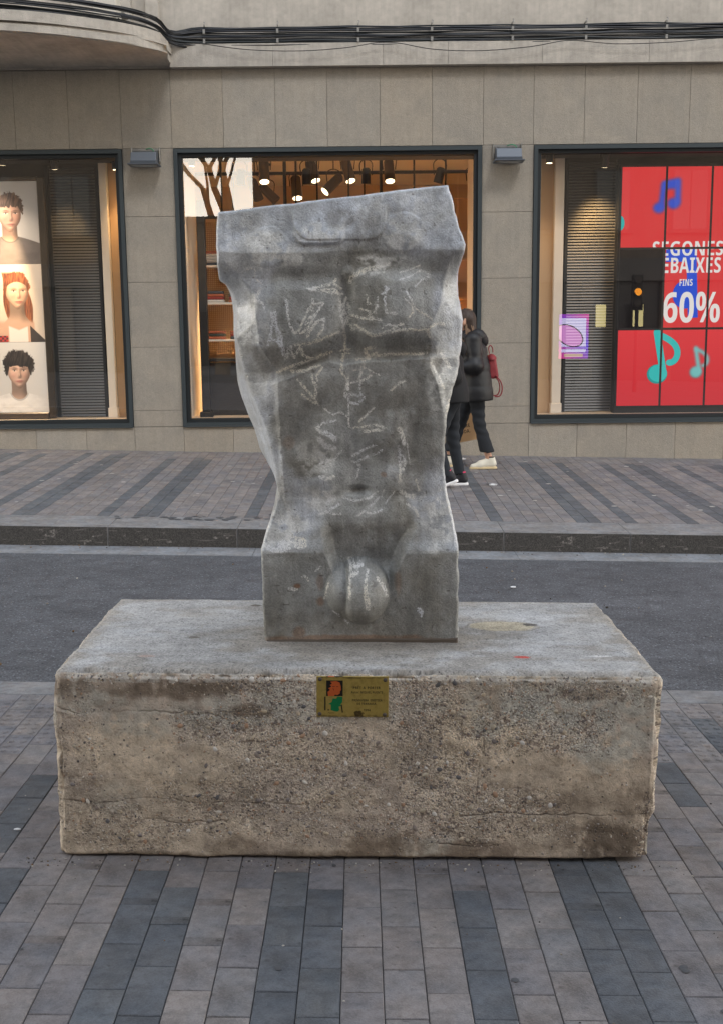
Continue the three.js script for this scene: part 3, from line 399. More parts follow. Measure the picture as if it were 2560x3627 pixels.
// ---------------------------------------------------------------- torso sculpture (local y = height above its foot; the tables below are in heights above the street)
const XL = table([[0.586, -0.308], [0.682, -0.31], [0.869, -0.309], [0.922, -0.296], [0.964, -0.284], [1.006, -0.27], [1.054, -0.26], [1.095, -0.265], [1.137, -0.273], [1.171, -0.28], [1.232, -0.296], [1.287, -0.314], [1.321, -0.326], [1.354, -0.339], [1.401, -0.352], [1.441, -0.362], [1.494, -0.37], [1.547, -0.378], [1.6, -0.381], [1.639, -0.387], [1.665, -0.393], [1.686, -0.404], [1.696, -0.42], [1.73, -0.421], [1.782, -0.423], [1.833, -0.421], [1.9, -0.42]]);
const XR = table([[0.575, 0.298], [0.676, 0.299], [0.775, 0.299], [0.877, 0.298], [0.909, 0.293], [0.958, 0.283], [1.014, 0.272], [1.076, 0.262], [1.124, 0.258], [1.179, 0.257], [1.233, 0.26], [1.287, 0.268], [1.341, 0.28], [1.388, 0.294], [1.434, 0.304], [1.474, 0.312], [1.52, 0.316], [1.566, 0.316], [1.606, 0.311], [1.658, 0.305], [1.71, 0.302], [1.742, 0.304], [1.768, 0.31], [1.79, 0.315], [1.839, 0.3], [1.89, 0.286], [1.928, 0.278], [1.968, 0.268]]);
const XLb = table([[0.586, -0.3], [0.9, -0.29], [1.0, -0.268], [1.06, -0.268], [1.107, -0.298], [1.167, -0.331], [1.226, -0.346], [1.271, -0.366], [1.33, -0.386], [1.388, -0.397], [1.489, -0.4], [1.6, -0.4], [1.7, -0.41], [1.9, -0.4]]), XRb = table([[0.58, 0.29], [0.9, 0.27], [1.0, 0.24], [1.3, 0.24], [1.5, 0.29], [1.7, 0.29], [1.97, 0.25]]);
const slabT = table([[1.7, -0.02], [1.745, -0.006], [1.775, 0.0], [1.97, -0.058]]), trunkT = table([[0.58, 0], [0.862, 0.002], [0.874, -0.003], [0.9, -0.02], [0.96, -0.045], [1.03, -0.062], [1.12, -0.064], [1.25, -0.05], [1.4, -0.032], [1.46, -0.026]]);
const flankL = table([[0.9, -0.26], [1.0, -0.235], [1.2, -0.246], [1.36, -0.25], [1.42, -0.247], [1.5, -0.3], [1.62, -0.315], [1.72, -0.36]]), flankR = table([[1.2, 0.262], [1.3, 0.25], [1.38, 0.232], [1.43, 0.21], [1.54, 0.21], [1.62, 0.245], [1.75, 0.27]]);
const pecB = table([[-0.36, 1.53], [-0.3, 1.505], [-0.25, 1.49], [-0.19, 1.496], [-0.12, 1.51], [-0.07, 1.538], [-0.045, 1.556], [-0.02, 1.535], [0.03, 1.52], [0.11, 1.53], [0.16, 1.537], [0.3, 1.545]]), ledT = table([[-0.3, 1.385], [-0.245, 1.405], [-0.22, 1.415], [-0.09, 1.462], [-0.05, 1.452], [0.0, 1.462], [0.2, 1.47], [0.3, 1.47]]);
function relief(x, Y) {
  const y = Y + 0.012 * (fbm(x * 9 + 4, Y * 9, 3) - 0.5), X = x + 0.012 * (fbm(x * 9 + 40, Y * 9, 3) - 0.5), yb = pecB(X), yl = ledT(X);
  const lobe = 0.04 * Math.pow(Math.max(bump2(X, y, -0.175, 1.565, 0.21, 0.2), bump2(X, y, 0.105, 1.575, 0.2, 0.19)), 0.7);
  let pec = -0.027 + lobe - 0.02 * Math.exp(-(((X + 0.045) / 0.022) ** 2)) * sstep(1.44, 1.52, y) * (1 - sstep(1.66, 1.73, y));
  pec -= 0.012 * bump2(X, y, -0.2, 1.70, 0.19, 0.04) + 0.01 * bump2(X, y, 0.12, 1.72, 0.16, 0.035) - 0.008 * bump2(X, y, -0.18, 1.735, 0.14, 0.03) - 0.012 * bump2(X, y, -0.03, 1.71, 0.025, 0.03);
  const slab = slabT(y) - 0.006 * bump2(X, y, 0.0, 1.78, 0.3, 0.05), slabEdge = 1.735 + 0.03 * Math.sin(X * 9 + 1) + 0.07 * (fbm(X * 7 + 3, y * 5, 3) - 0.5) - 0.08 * sstep(-0.22, -0.36, X); let up = lerp(pec, slab, sstep(slabEdge - 0.045, slabEdge + 0.045, y));
  let low = trunkT(Math.min(y, 1.46));
  for (const [cx, cy, rx, ry, h] of [[-0.12, 1.365, 0.1, 0.07, 0.012], [0.085, 1.36, 0.1, 0.07, 0.012], [-0.115, 1.22, 0.095, 0.085, 0.017], [0.075, 1.22, 0.095, 0.085, 0.016], [-0.1, 1.09, 0.09, 0.07, 0.016], [0.09, 1.09, 0.09, 0.08, 0.016], [0.2, 1.15, 0.06, 0.22, 0.012], [-0.2, 1.1, 0.05, 0.2, 0.006]]) low += h * bump2(X, y, cx, cy, rx, ry);
  low -= 0.006 * Math.exp(-(((X + 0.02) / 0.016) ** 2)) * sstep(1.06, 1.14, y) * (1 - sstep(1.42, 1.46, y)); low -= 0.02 * bump2(X, y, -0.014, 1.05, 0.052, 0.02) - 0.006 * bump2(X, y, -0.01, 1.025, 0.08, 0.025);
  const deep = -0.052, shelf = lerp(low, deep, sstep(yl - 0.016, yl + 0.004, y)), inT = 0.25 + 0.75 * sstep(flankL(y) - 0.03, flankL(y) + 0.01, X) * (1 - sstep(0.2, 0.235, X));
  let z = y > yb + 0.012 ? up : lerp(shelf, up, sstep(yl + 0.012, yb + 0.012, y)); if (y < yl + 0.012) z = shelf; z = lerp(lerp(low, up, sstep(1.36, 1.6, y)), z, inT);
  const fl = sstep(0.98, 1.08, y) * (1 - sstep(1.66, 1.75, y)), bl = flankL(y), br = flankR(y), frR = sstep(1.24, 1.36, y) * (1 - sstep(1.7, 1.78, y));
  if (X < bl) z -= fl * ((bl - X) * 0.6 + 0.004 * sstep(0, 0.014, bl - X)); if (X > br) z -= frR * ((X - br) * 0.7 + 0.006 * sstep(0, 0.02, X - br));
  // scoops where the arms were cut away
  z -= 0.1 * Math.pow(bump2(X, y, -0.43, 1.615, 0.125, 0.105), 0.8) + 0.075 * bump2(X, y, 0.335, 1.68, 0.085, 0.12);
  // groin: the belly ends above a flat shield set back between the thighs; rounded bulge in front
  const w = lerp(0.1, 0.155, clamp((y - 0.8) / 0.13)), wx = Math.abs(X - 0.01 - 0.015 * sstep(0.85, 0.95, y)); z -= sstep(w, w * 0.72, wx) * sstep(0.7, 0.84, y) * Math.max(0, (1 - sstep(0.9, 0.985, y)) * (z + 0.066));
  const ball = (cx, cy, rx, ry, h) => { const p = 1 - ((x - cx) / rx) ** 2 - ((Y - cy) / ry) ** 2; return p > 0 ? h * Math.sqrt(p) - 0.035 : -1; };
  const smax = (p, q, k) => { const h = clamp(0.5 + (0.5 * (p - q)) / k); return lerp(q, p, h) + k * h * (1 - h); };
  z = smax(z, Math.max(ball(-0.002, 0.735, 0.088, 0.102, 0.11) - 0.012 * Math.exp(-(((x + 0.052) / 0.008) ** 2)), ball(-0.066, 0.742, 0.052, 0.075, 0.085)) + 0.008 * (fbm(x * 22, Y * 22 + 5, 3) - 0.5), 0.014);
  // collar: a raised tongue with a rounded corner, and a faint U to its right; two shallow discs
  const rbox = (cx, cy, hx, hy, r) => { const a = Math.max(Math.abs(X - cx) - hx + r, 0), b = Math.max(Math.abs(Y - cy) - hy + r, 0); return Math.hypot(a, b) - r; };
  z += 0.012 * (1 - sstep(-0.002, 0.003, rbox(-0.115, 1.862, 0.077, 0.065, 0.03))) * (1 - sstep(-0.055, -0.03, X)) * (1 - sstep(1.82, 1.9, Y)) + 0.004 * (1 - sstep(-0.0015, 0.0025, rbox(-0.055, 1.88, 0.135, 0.072, 0.05))) * (1 - sstep(1.85, 1.95, Y));
  for (const [cx, cy] of [[-0.27, 1.79], [0.135, 1.828]]) z += 0.0022 * (1 - sstep(0.062, 0.07, Math.hypot(x - cx, (Y - cy) * 1.15) + 0.012 * (fbm(x * 20, Y * 20, 3) - 0.5)));
  z += 0.016 * (fbm(x * 6.5 + 11, Y * 6.5, 3) - 0.5) * sstep(0.88, 0.98, Y) + 0.007 * (fbm(x * 15, Y * 15, 3) - 0.5) + 0.0028 * (fbm(x * 42 + 3, Y * 42, 4) - 0.5);
  return z;
}
const sculptTex = (() => {
  const W = 1152, Hh = 2048, X0 = -0.45, Y0 = 0.57, SX = 0.8, SY = 1.42, Z = new Float32Array(W * Hh); reseed(71);
  const cv = document.createElement('canvas'); cv.width = W; cv.height = Hh; const c = cv.getContext('2d'); c.fillStyle = '#000'; c.fillRect(0, 0, W, Hh); c.strokeStyle = '#fff'; c.lineCap = 'round'; c.lineJoin = 'round';
  const PX = (x) => ((x - X0) / SX) * W, PY = (y) => (1 - (y - Y0) / SY) * Hh;
  for (const [w, d, ...p] of CHALK) for (let k = 0; k < 2; k++) { // wobbly double pass, as chalk over a rough face
    c.globalAlpha = d * 0.75; c.lineWidth = Math.max(4, (w / SX) * W * rr(1.9, 3.2)); c.beginPath(); const q = []; for (let i = 0; i < p.length; i += 2) q.push([PX(p[i]) + rr(-3, 3), PY(p[i + 1]) + rr(-3, 3)]);
    for (let i = 0; i < q.length; i++) { if (!i) c.moveTo(...q[0]); else { const n = 5; for (let s = 1; s <= n; s++) c.lineTo(lerp(q[i - 1][0], q[i][0], s / n) + rr(-3.4, 3.4), lerp(q[i - 1][1], q[i][1], s / n) + rr(-3.4, 3.4)); } } c.stroke();
  }
  const pc = document.createElement('canvas'); pc.width = W; pc.height = Hh; const p2 = pc.getContext('2d'); p2.fillStyle = '#000'; p2.fillRect(0, 0, W, Hh); p2.filter = 'blur(7px)'; p2.drawImage(cv, 0, 0); const powder = p2.getImageData(0, 0, W, Hh).data;
  const mask = c.getImageData(0, 0, W, Hh).data;
  const pale = blobs([[-0.27, 1.79, 0.08, 0.05, 0.9], [-0.22, 1.755, 0.07, 0.025, 1], [0.135, 1.825, 0.07, 0.06, 0.7], [-0.12, 1.83, 0.08, 0.03, 0.8], [-0.25, 0.93, 0.09, 0.07, 0.9], [0.25, 0.95, 0.06, 0.1, 0.8], [-0.13, 1.15, 0.07, 0.08, 0.7], [0.13, 1.12, 0.04, 0.14, 0.6], [-0.12, 1.03, 0.06, 0.05, 0.7], [0.15, 1.04, 0.06, 0.06, 0.5], [-0.3, 1.5, 0.1, 0.1, 0.5], [0.05, 1.745, 0.09, 0.02, 1], [0.04, 1.72, 0.05, 0.02, 0.9], [-0.35, 1.8, 0.1, 0.1, 0.5], [0.25, 1.4, 0.06, 0.16, 0.6], [0.15, 1.9, 0.16, 0.06, 0.4], [-0.26, 1.4, 0.07, 0.07, 0.3]], 1.1);
  const grime = blobs([[-0.05, 1.87, 0.06, 0.03, 1], [0.05, 1.86, 0.1, 0.05, 0.6], [-0.16, 1.35, 0.16, 0.08, 0.5], [0.1, 1.3, 0.12, 0.12, 0.7], [0.17, 1.2, 0.08, 0.2, 0.6], [-0.18, 1.25, 0.1, 0.1, 0.5], [-0.28, 1.46, 0.07, 0.06, 1], [0.02, 0.9, 0.16, 0.06, 0.6], [-0.2, 1.08, 0.09, 0.12, 0.4], [0.08, 1.505, 0.16, 0.02, 0.3], [-0.2, 1.47, 0.16, 0.025, 0.5], [-0.05, 0.65, 0.25, 0.04, 0.6], [0.15, 0.7, 0.15, 0.16, 0.5], [0.22, 1.45, 0.04, 0.06, 0.8], [-0.33, 1.86, 0.05, 0.04, 0.4], [0.2, 1.87, 0.08, 0.05, 0.3], [0.26, 1.75, 0.05, 0.04, 0.5], [-0.28, 0.62, 0.05, 0.05, 0.7]], 1.2);
  const rust = blobs([[-0.2, 0.76, 0.012, 0.01, 1], [-0.13, 0.77, 0.012, 0.03, 0.35], [0.11, 0.77, 0.012, 0.04, 0.35], [0.07, 1.1, 0.01, 0.008, 0.5], [-0.22, 1.2, 0.02, 0.02, 0.25], [-0.13, 0.71, 0.015, 0.02, 0.6], [-0.2, 0.61, 0.02, 0.02, 0.5], [-0.05, 0.59, 0.28, 0.012, 0.6]], 1);
  const map = dataTex(W, Hh, (i, j, o) => {
    const x = X0 + (i / W) * SX, y = Y0 + (j / Hh) * SY, big = fbm(x * 6 + 8, y * 6, 5) - 0.5, mid = fbm(x * 26, y * 20 + 3, 4) - 0.5, fine = n2(i * 0.6, j * 0.6) - 0.5, f2 = n2(i * 0.21, j * 0.21) - 0.5, brush = fbm(x * 70, y * 12 + 4, 3) - 0.5;
    let r = 148, g = 148, b = 144; const mx = (a, d, e, t) => { r = lerp(r, a, t); g = lerp(g, d, t); b = lerp(b, e, t); };
    mx(128, 125, 116, 0.7 * sstep(-0.05, 0.16, fbm(x * 5 + 20, y * 4, 4) - 0.52)); mx(166, 167, 165, 0.5 * sstep(0.02, 0.18, fbm(x * 7, y * 9 + 30, 4) - 0.5));
    // pale flaking limewash on slab, flanks and hips, also painting in their sky light
    const wf = Math.max((y - (1.748 - 0.15 * sstep(-0.23, -0.34, x) - 0.06 * sstep(0.19, 0.27, x) + 0.03 * Math.sin(9 * x + 1))) / 0.04, Math.min((-0.255 - x) / 0.035, (y - 1.05) / 0.06, (1.72 - y) / 0.05), Math.min((x - 0.228) / 0.035, (y - 1.34) / 0.07, (1.76 - y) / 0.05), Math.min((Math.abs(x) - 0.185 + (y - 0.87) * 0.45) / 0.045, (y - 0.867) / 0.004, (1.09 - y) / 0.09)), wash = sstep(-0.5, 0.9, Math.max(-2, wf) + 3.6 * (fbm(x * 8 + 2, y * 8, 6) - 0.5));
    mx(184, 188, 195, 0.76 * wash * (0.62 + 0.5 * sstep(0.3, 0.62, fbm(x * 16 + 4, y * 16, 4))));
    mx(208, 207, 202, 0.95 * pale(x, y) * sstep(0.36, 0.6, fbm(x * 50 + 3, y * 50, 3) + 0.06)); mx(92, 85, 74, 0.42 * grime(x, y) * sstep(0.25, 0.6, fbm(x * 44, y * 34 + 9, 3) + 0.1)); mx(132, 80, 48, 0.6 * rust(x, y));
    const pit = sstep(0.8, 0.86, 0.5 * n2(x * 130, y * 130) + 0.5 * n2(x * 61 + 3, y * 67 + 8)); mx(78, 72, 66, pit * 0.3);
    const v = 1 + 0.24 * big + 0.24 * mid + 0.14 * fine + 0.16 * f2 + 0.18 * brush; r *= v; g *= v; b *= v;
    const m = mask[((Hh - 1 - j) * W + i) * 4] / 255, grain = sstep(0.38, 0.56, 0.55 * n2(i * 0.42 + 7, j * 0.42) + 0.45 * n2(i * 0.19, j * 0.19 + 5)), pw = powder[((Hh - 1 - j) * W + i) * 4] / 255, ch = Math.max(clamp(m * 2.6) * grain, clamp(pw * 2) * 0.8 * sstep(0.5, 0.68, 0.5 * n2(i * 0.36, j * 0.36 + 3) + 0.5 * n2(i * 0.13 + 9, j * 0.13))), w = n2(x * 12, y * 12);
    mx(lerp(222, 232, w), lerp(224, 224, w), lerp(230, 204, w), 0.92 * ch);
    o[0] = r; o[1] = g; o[2] = b; Z[j * W + i] = 0.5 + 0.35 * mid + 0.2 * f2 + 0.12 * fine - 0.3 * pit + 0.12 * ch;
  }, true, false);
  return { map, bump: heightTex(W, Hh, Z, false) };
})();
{
  const Y0 = 0.583, S = thing('torso_sculpture', 'grey metal-and-cement male torso relief with slanted top and chalk scribbles on the concrete block', 'sculpture', [0, Y0, -3.36]);
  const NU = 300, NV = 560, NS = 14, NB = 26, zb = -0.3, P = [], U = [], I = [];
  const per = NU + 1 + NS - 1 + NB + 1 + NS - 1; // one loop: front, right side, back, left side
  const row = (v) => {
    const out = [];
    const yAt = (u) => Y0 + v * (1.893 - Y0) + u * (0.0755 * sstep(0.72, 1, v) - 0.008 * (1 - v)) + 0.006 * (fbm(u * 9, 3.3, 3) - 0.5) * sstep(0.97, 1, v);
    for (let i = 0; i <= NU; i++) {
      const u = i / NU, y = yAt(u), rag = 0.009 * (fbm(y * 26, u > 0.5 ? 7 : 2, 3) - 0.5), a = XL(y) + rag, b = XR(y) + rag, x = lerp(a, b, u), e = Math.min(u, 1 - u) * (b - a), te = (1 - v) * 1.35;
      const z = relief(x, y) - 0.008 * Math.pow(1 - clamp(e / 0.009), 2) - 0.007 * Math.pow(1 - clamp(te / 0.008), 2);
      out.push([x, y - Y0, z, (x + 0.45) / 0.8, (y - 0.57) / 1.42]);
    }
    const F0 = out[0], F1 = out[NU], yb = Y0 + v * 1.31, bl = XLb(yb), br = XRb(yb), side = (A, bx, by, n, sg) => { const L = []; for (let k = 1; k < n; k++) { const t = k / n, w = sstep(0, 1, t), x = lerp(A[0], bx, w) + sg * 0.008 * Math.sin(t * 3.14) + 0.006 * (fbm(by * 14 + sg * 5, t * 5, 3) - 0.5), y = lerp(A[1], by, t), z = lerp(A[2], zb, t); L.push([x, y, z, (x + 0.45 + 0.9 * sg * (A[2] - z)) / 0.8, (y + Y0 - 0.57) / 1.42]); } return L; };
    out.push(...side(F1, br, yb - Y0 + 0.06 * sstep(0.72, 1, v), NS, 1));
    for (let k = 0; k <= NB; k++) { const t = k / NB, x = lerp(br, bl, t), y = yb - Y0 + (1 - t) * 0.06 * sstep(0.72, 1, v); out.push([x, y, zb + 0.012 * (fbm(x * 7, y * 7, 3) - 0.5), (x + 0.45) / 0.8, (y + Y0 - 0.57) / 1.42]); }
    out.push(...side(F0, bl, yb - Y0, NS, -1).reverse());
    return out;
  };
  for (let j = 0; j <= NV; j++) for (const p of row(j / NV)) { P.push(p[0], p[1], p[2]); U.push(p[3], p[4]); }
  for (let j = 0; j < NV; j++) for (let i = 0; i < per; i++) { const a = j * per + i, b = j * per + ((i + 1) % per), c = a + per, d = b + per; I.push(a, b, c, b, d, c); }
  for (const [j, flip] of [[NV, false], [0, true]]) { // caps: a fan to a ridge between front and back
    const o = P.length / 3, base = j * per; let sx = 0, sy = 0, sz = 0; for (let i = 0; i < per; i++) { sx += P[3 * (base + i)]; sy += P[3 * (base + i) + 1]; sz += P[3 * (base + i) + 2]; }
    const cz = -0.15, ring = []; for (let i = 0; i < per; i++) { const k = base + i, x = P[3 * k], y = P[3 * k + 1], z = P[3 * k + 2]; ring.push(P.length / 3); P.push(x, y, z); U.push((x + 0.45) / 0.8, (1.9 + z - 0.57) / 1.42); }
    const ctr = P.length / 3; const mid = []; for (let i = 0; i < per; i++) { const k = base + i, x = P[3 * k] * 0.96 - 0.003, y = P[3 * k + 1]; mid.push(P.length / 3); P.push(x, y + 0.004 * (n2(x * 30, 1) - 0.5), cz); U.push((x + 0.45) / 0.8, (1.9 + cz - 0.57) / 1.42); }
    for (let i = 0; i < per; i++) { const a = ring[i], b = ring[(i + 1) % per], c = mid[i], d = mid[(i + 1) % per]; flip ? I.push(a, c, b, b, c, d) : I.push(a, b, c, b, d, c); }
  }
  const g = new THREE.BufferGeometry(); g.setAttribute('position', new THREE.Float32BufferAttribute(P, 3)); g.setAttribute('uv', new THREE.Float32BufferAttribute(U, 2)); g.setIndex(I); g.computeVertexNormals();
  for (const k of ['map', 'bump']) sculptTex[k].wrapS = sculptTex[k].wrapT = THREE.MirroredRepeatWrapping;
  part(S, 'torso', g, std({ map: sculptTex.map, bumpMap: sculptTex.bump, bumpScale: 0.003, roughness: 0.42, metalness: 0.0 }));
  // mortar bed under the casting
  const bed = boxG(-0.3, 0.296, -0.012, 0.006, -0.296, 0.006, 0.004); part(S, 'mortar_bed', bed, std({ color: rgb(96, 86, 76), roughness: 0.95 }));
}
// portrait prints: a head is shaded from a small relief, so that the print has the soft modelling of a studio photograph
function portraitTex() {
  const W = 512, H = 1500, A = new Uint8Array(W * H * 4), rows = [[0, 526], [526, 1033], [1033, 1500]];
  const P = [
    { bg: [186, 181, 176], cx: 322, cy: 205, skin: [206, 164, 142], lip: [178, 108, 98], hair: [70, 53, 45], hairHi: [118, 92, 76], brow: 0.8, tilt: 0.22, top: 0, cloth: [122, 112, 108], style: 0 },
    { bg: [204, 188, 170], cx: 340, cy: 176, skin: [226, 186, 158], lip: [196, 110, 98], hair: [112, 58, 34], hairHi: [176, 104, 62], brow: 0.45, tilt: 0.3, top: 526, cloth: [226, 218, 210], style: 1 },
    { bg: [192, 190, 188], cx: 322, cy: 190, skin: [210, 176, 156], lip: [180, 112, 104], hair: [26, 21, 20], hairHi: [66, 56, 52], brow: 0.7, tilt: 0.05, top: 1033, cloth: [228, 226, 224], style: 2 }];
  const g2 = (x, y, cx, cy, rx, ry) => Math.exp(-(((x - cx) / rx) ** 2) - ((y - cy) / ry) ** 2);
  P.forEach((p, k) => {
    const [y0, y1] = rows[k], s = 74; // face half-width in pixels; u right, v down in face units
    const inFace = (u, v) => { const w = v < 0.35 ? 1 : 1 - 0.42 * Math.pow((v - 0.35) / 1.2, 1.6); return 1 - Math.hypot(u / Math.max(0.2, w), v < 0 ? v / 1.5 : v / 1.58); };
    const zf = (u, v) => { const b = Math.max(0, inFace(u, v)), c = u - p.tilt * 0.45; let z = Math.sqrt(b * (2 - b)) * 0.9; z += 0.24 * g2(c, v, 0.02, 0.42, 0.13, 0.17) + 0.16 * g2(c, v, 0.01, 0.12, 0.09, 0.35) - 0.13 * (g2(c, v, -0.42, -0.06, 0.22, 0.12) + g2(c, v, 0.42, -0.06, 0.22, 0.12)) + 0.09 * (g2(c, v, -0.42, -0.24, 0.3, 0.08) + g2(c, v, 0.42, -0.24, 0.3, 0.08)) + 0.08 * g2(c, v, 0, 0.86, 0.26, 0.08) + 0.07 * g2(c, v, 0, 1.0, 0.22, 0.07) - 0.05 * g2(c, v, 0, 0.68, 0.1, 0.08) + 0.1 * g2(c, v, 0, 1.3, 0.24, 0.16) + 0.06 * (g2(c, v, -0.6, 0.35, 0.25, 0.25) + g2(c, v, 0.6, 0.35, 0.25, 0.25)); return z; };
    for (let y = y0; y < y1; y++) for (let x = 0; x < W; x++) {
      const yy = y - y0, u = (x - p.cx) / s, v = (yy - p.cy) / s; let r = p.bg[0], g = p.bg[1], b = p.bg[2]; const bgv = 1 + 0.06 * (x / W - 0.5) - 0.05 * (yy / 500 - 0.5); r *= bgv; g *= bgv; b *= bgv;
      const mx = (c, t, m = 1) => { r = lerp(r, c[0] * m, t); g = lerp(g, c[1] * m, t); b = lerp(b, c[2] * m, t); };
      const strand = (sx, sy) => fbm(sx, sy, 3), wob = 0.1 * (fbm(u * 3, v * 3 + k * 9, 3) - 0.5);
      if (p.style === 1) { const hb = Math.abs(u - 0.02 - 0.12 * (v - 1)) - (1.12 + 0.16 * Math.sin(v * 1.3) + 0.1 * wob); const m = sstep(0.04, -0.06, hb) * sstep(-1.75, -1.5, v) * sstep(4.4, 3.6, v + strand(u * 9, 1)); mx(lerp3(p.hair, p.hairHi, sstep(0.35, 0.75, strand(u * 16 + wob * 12, v * 1.2))), m, 0.85); }
      const nk = Math.abs(u + 0.06) - (0.66 + 0.12 * sstep(1.6, 2.6, v) + 0.5 * sstep(2.1, 3.0, v)); if (v > 0.9) mx(p.skin, sstep(0.05, -0.05, nk), 0.6 + 0.24 * sstep(1.7, 2.7, v) - 0.16 * sstep(0.0, 0.6, u));
      const sh = p.style === 1 ? 9 : v - (2.0 + 0.62 * Math.pow(Math.min(2.6, Math.abs(u + 0.1)) / 2.2, 1.4) * 0.9 - 0.15), neckl = p.style === 1 ? -1 : Math.hypot((u + 0.06) / 0.82, (v - 1.55) / (p.style ? 1.0 : 0.85)) - 1;
      if (p.style !== 1) { const m = sstep(-0.06, 0.04, sh) * sstep(-0.03, 0.03, neckl), fold = 0.16 * (fbm(u * 1.4 + k * 5, v * 2.2, 4) - 0.5), sd = 0.92 + fold - 0.18 * sstep(0.4, 2.4, u) * (k ? 0.4 : 1); mx(p.cloth, m, sd); mx(p.cloth, m * (1 - sstep(0.02, 0.1, Math.abs(neckl - 0.07))), 0.74); }
      else { const st = sstep(0.0, 0.12, v - 3.0 - 0.9 * Math.abs(u + 0.1)), vest = sstep(0.06, -0.06, Math.abs(u + 0.06) - 0.85) * sstep(3.3, 3.5, v + 0.4 * Math.abs(u)); mx([214, 172, 146], sstep(2.4, 2.9, v) * sstep(0.1, -0.1, Math.abs(u + 0.3) - 1.7), 0.9); mx(p.cloth, vest, 0.95); if (u < -1.0 && v > 3.9) mx(((x / 14) | 0) % 2 ^ ((yy / 14) | 0) % 2 ? [176, 44, 42] : [60, 30, 34], 0.9); if (u > 1.0 && v > 3.0 + (u - 1)) mx([44, 38, 36], 0.92); mx(p.hair, 0.5 * sstep(0.62, 0.72, strand(u * 18, v * 0.9)) * sstep(2.2, 1.6, Math.abs(Math.abs(u) - 0.95) * 4) * st * 0, 1); }
      const f = inFace(u, v);
      if (f > -0.03) {
        const e = 0.03, nx = zf(u - e, v) - zf(u + e, v), ny = zf(u, v - e) - zf(u, v + e), nz = 2 * e, l = Math.hypot(nx, ny, nz), d = (nx * -0.35 + ny * 0.42 * -1 * -1 * -1 + nz * 0.84) / l; let t = 0.62 + 0.42 * clamp(d); t -= 0.1 * sstep(0.3, 0, f);
        const c = u - p.tilt * 0.45; let col = [p.skin[0] * t, p.skin[1] * (t - 0.02), p.skin[2] * (t - 0.03)]; const blush = 0.12 * (g2(c, v, -0.55, 0.4, 0.28, 0.22) + g2(c, v, 0.55, 0.4, 0.28, 0.22)); col[1] *= 1 - blush * 0.5; col[2] *= 1 - blush * 0.5;
        const m = (q, w, kk = 1) => { for (let i = 0; i < 3; i++) col[i] = lerp(col[i], q[i] * kk, w); };
        m(p.lip, 0.8 * clamp(1.6 * g2(c, v, 0, 0.92, 0.3, 0.1)), t * 1.02); m([90, 40, 36], 0.7 * g2(c, v, 0, 0.915, 0.3, 0.018)); m([110, 66, 54], 0.5 * (g2(c, v, -0.1, 0.56, 0.05, 0.03) + g2(c, v, 0.1, 0.56, 0.05, 0.03)));
        for (const q of [-0.42, 0.42]) { const ex = c - q; m([226, 216, 208], 0.75 * sstep(1, 0.7, Math.hypot(ex / 0.19, (v + 0.03) / 0.075)), t); m([58, 42, 34], 0.95 * sstep(1, 0.7, Math.hypot(ex / 0.078, (v + 0.035) / 0.075))); m([40, 26, 22], 0.75 * g2(ex, v, 0, -0.105 + 0.25 * ex * ex, 0.2, 0.025)); m(p.hair, p.brow * 0.8 * g2(ex, v, 0, -0.29 + 0.9 * ex * ex * 0.6 - 0.05 * Math.sign(q) * ex, 0.26, 0.05)); }
        mx(col, sstep(-0.03, 0.02, f));
      }
      // fringe and crown
      const crown = Math.hypot(u / (p.style === 2 ? 1.4 : p.style ? 1.16 : 1.24), (v + 0.5) / (p.style === 2 ? 1.4 : p.style ? 1.2 : 1.34)) - 1, line = p.style === 0 ? -0.62 + 0.35 * (strand(u * 7 + 3, 2) - 0.5) + 0.5 * Math.max(0, Math.abs(u) - 0.75) * 4 : p.style === 1 ? -0.84 + 0.5 * u * u + 1.5 * Math.max(0, Math.abs(u) - 0.86) * 3 : -0.42 + 0.28 * (strand(u * 8, 7) - 0.5) + 2.2 * Math.max(0, Math.abs(u) - 0.82) * 2;
      const hm = sstep(0.05, -0.05, crown + 0.7 * wob + 0.26 * (strand(u * 6 + k * 4, v * 6) - 0.5) + 0.1 * (strand(u * 20, v * 9) - 0.5)) * sstep(0.05, -0.06, v - line); if (hm > 0) { const str = strand(u * 13 + v * (p.style === 1 ? 1 : 3) + wob * 8, v * 2 + u * 1.5); mx(lerp3(p.hair, p.hairHi, 0.75 * sstep(0.4, 0.72, str)), hm, 0.8 + 0.3 * sstep(-0.2, -1.4, v)); }
      const n = 5 * (n2(x * 0.7, y * 0.7) - 0.5), i = ((H - 1 - y) * W + x) * 4; A[i] = clamp(r + n, 0, 255); A[i + 1] = clamp(g + n, 0, 255); A[i + 2] = clamp(b + n, 0, 255); A[i + 3] = 255;
    }
  });
  const t = new THREE.DataTexture(A, W, H); t.colorSpace = THREE.SRGBColorSpace; t.magFilter = THREE.LinearFilter; t.needsUpdate = true; return t;
}
function lerp3(a, b, t) { return [lerp(a[0], b[0], t), lerp(a[1], b[1], t), lerp(a[2], b[2], t)]; }
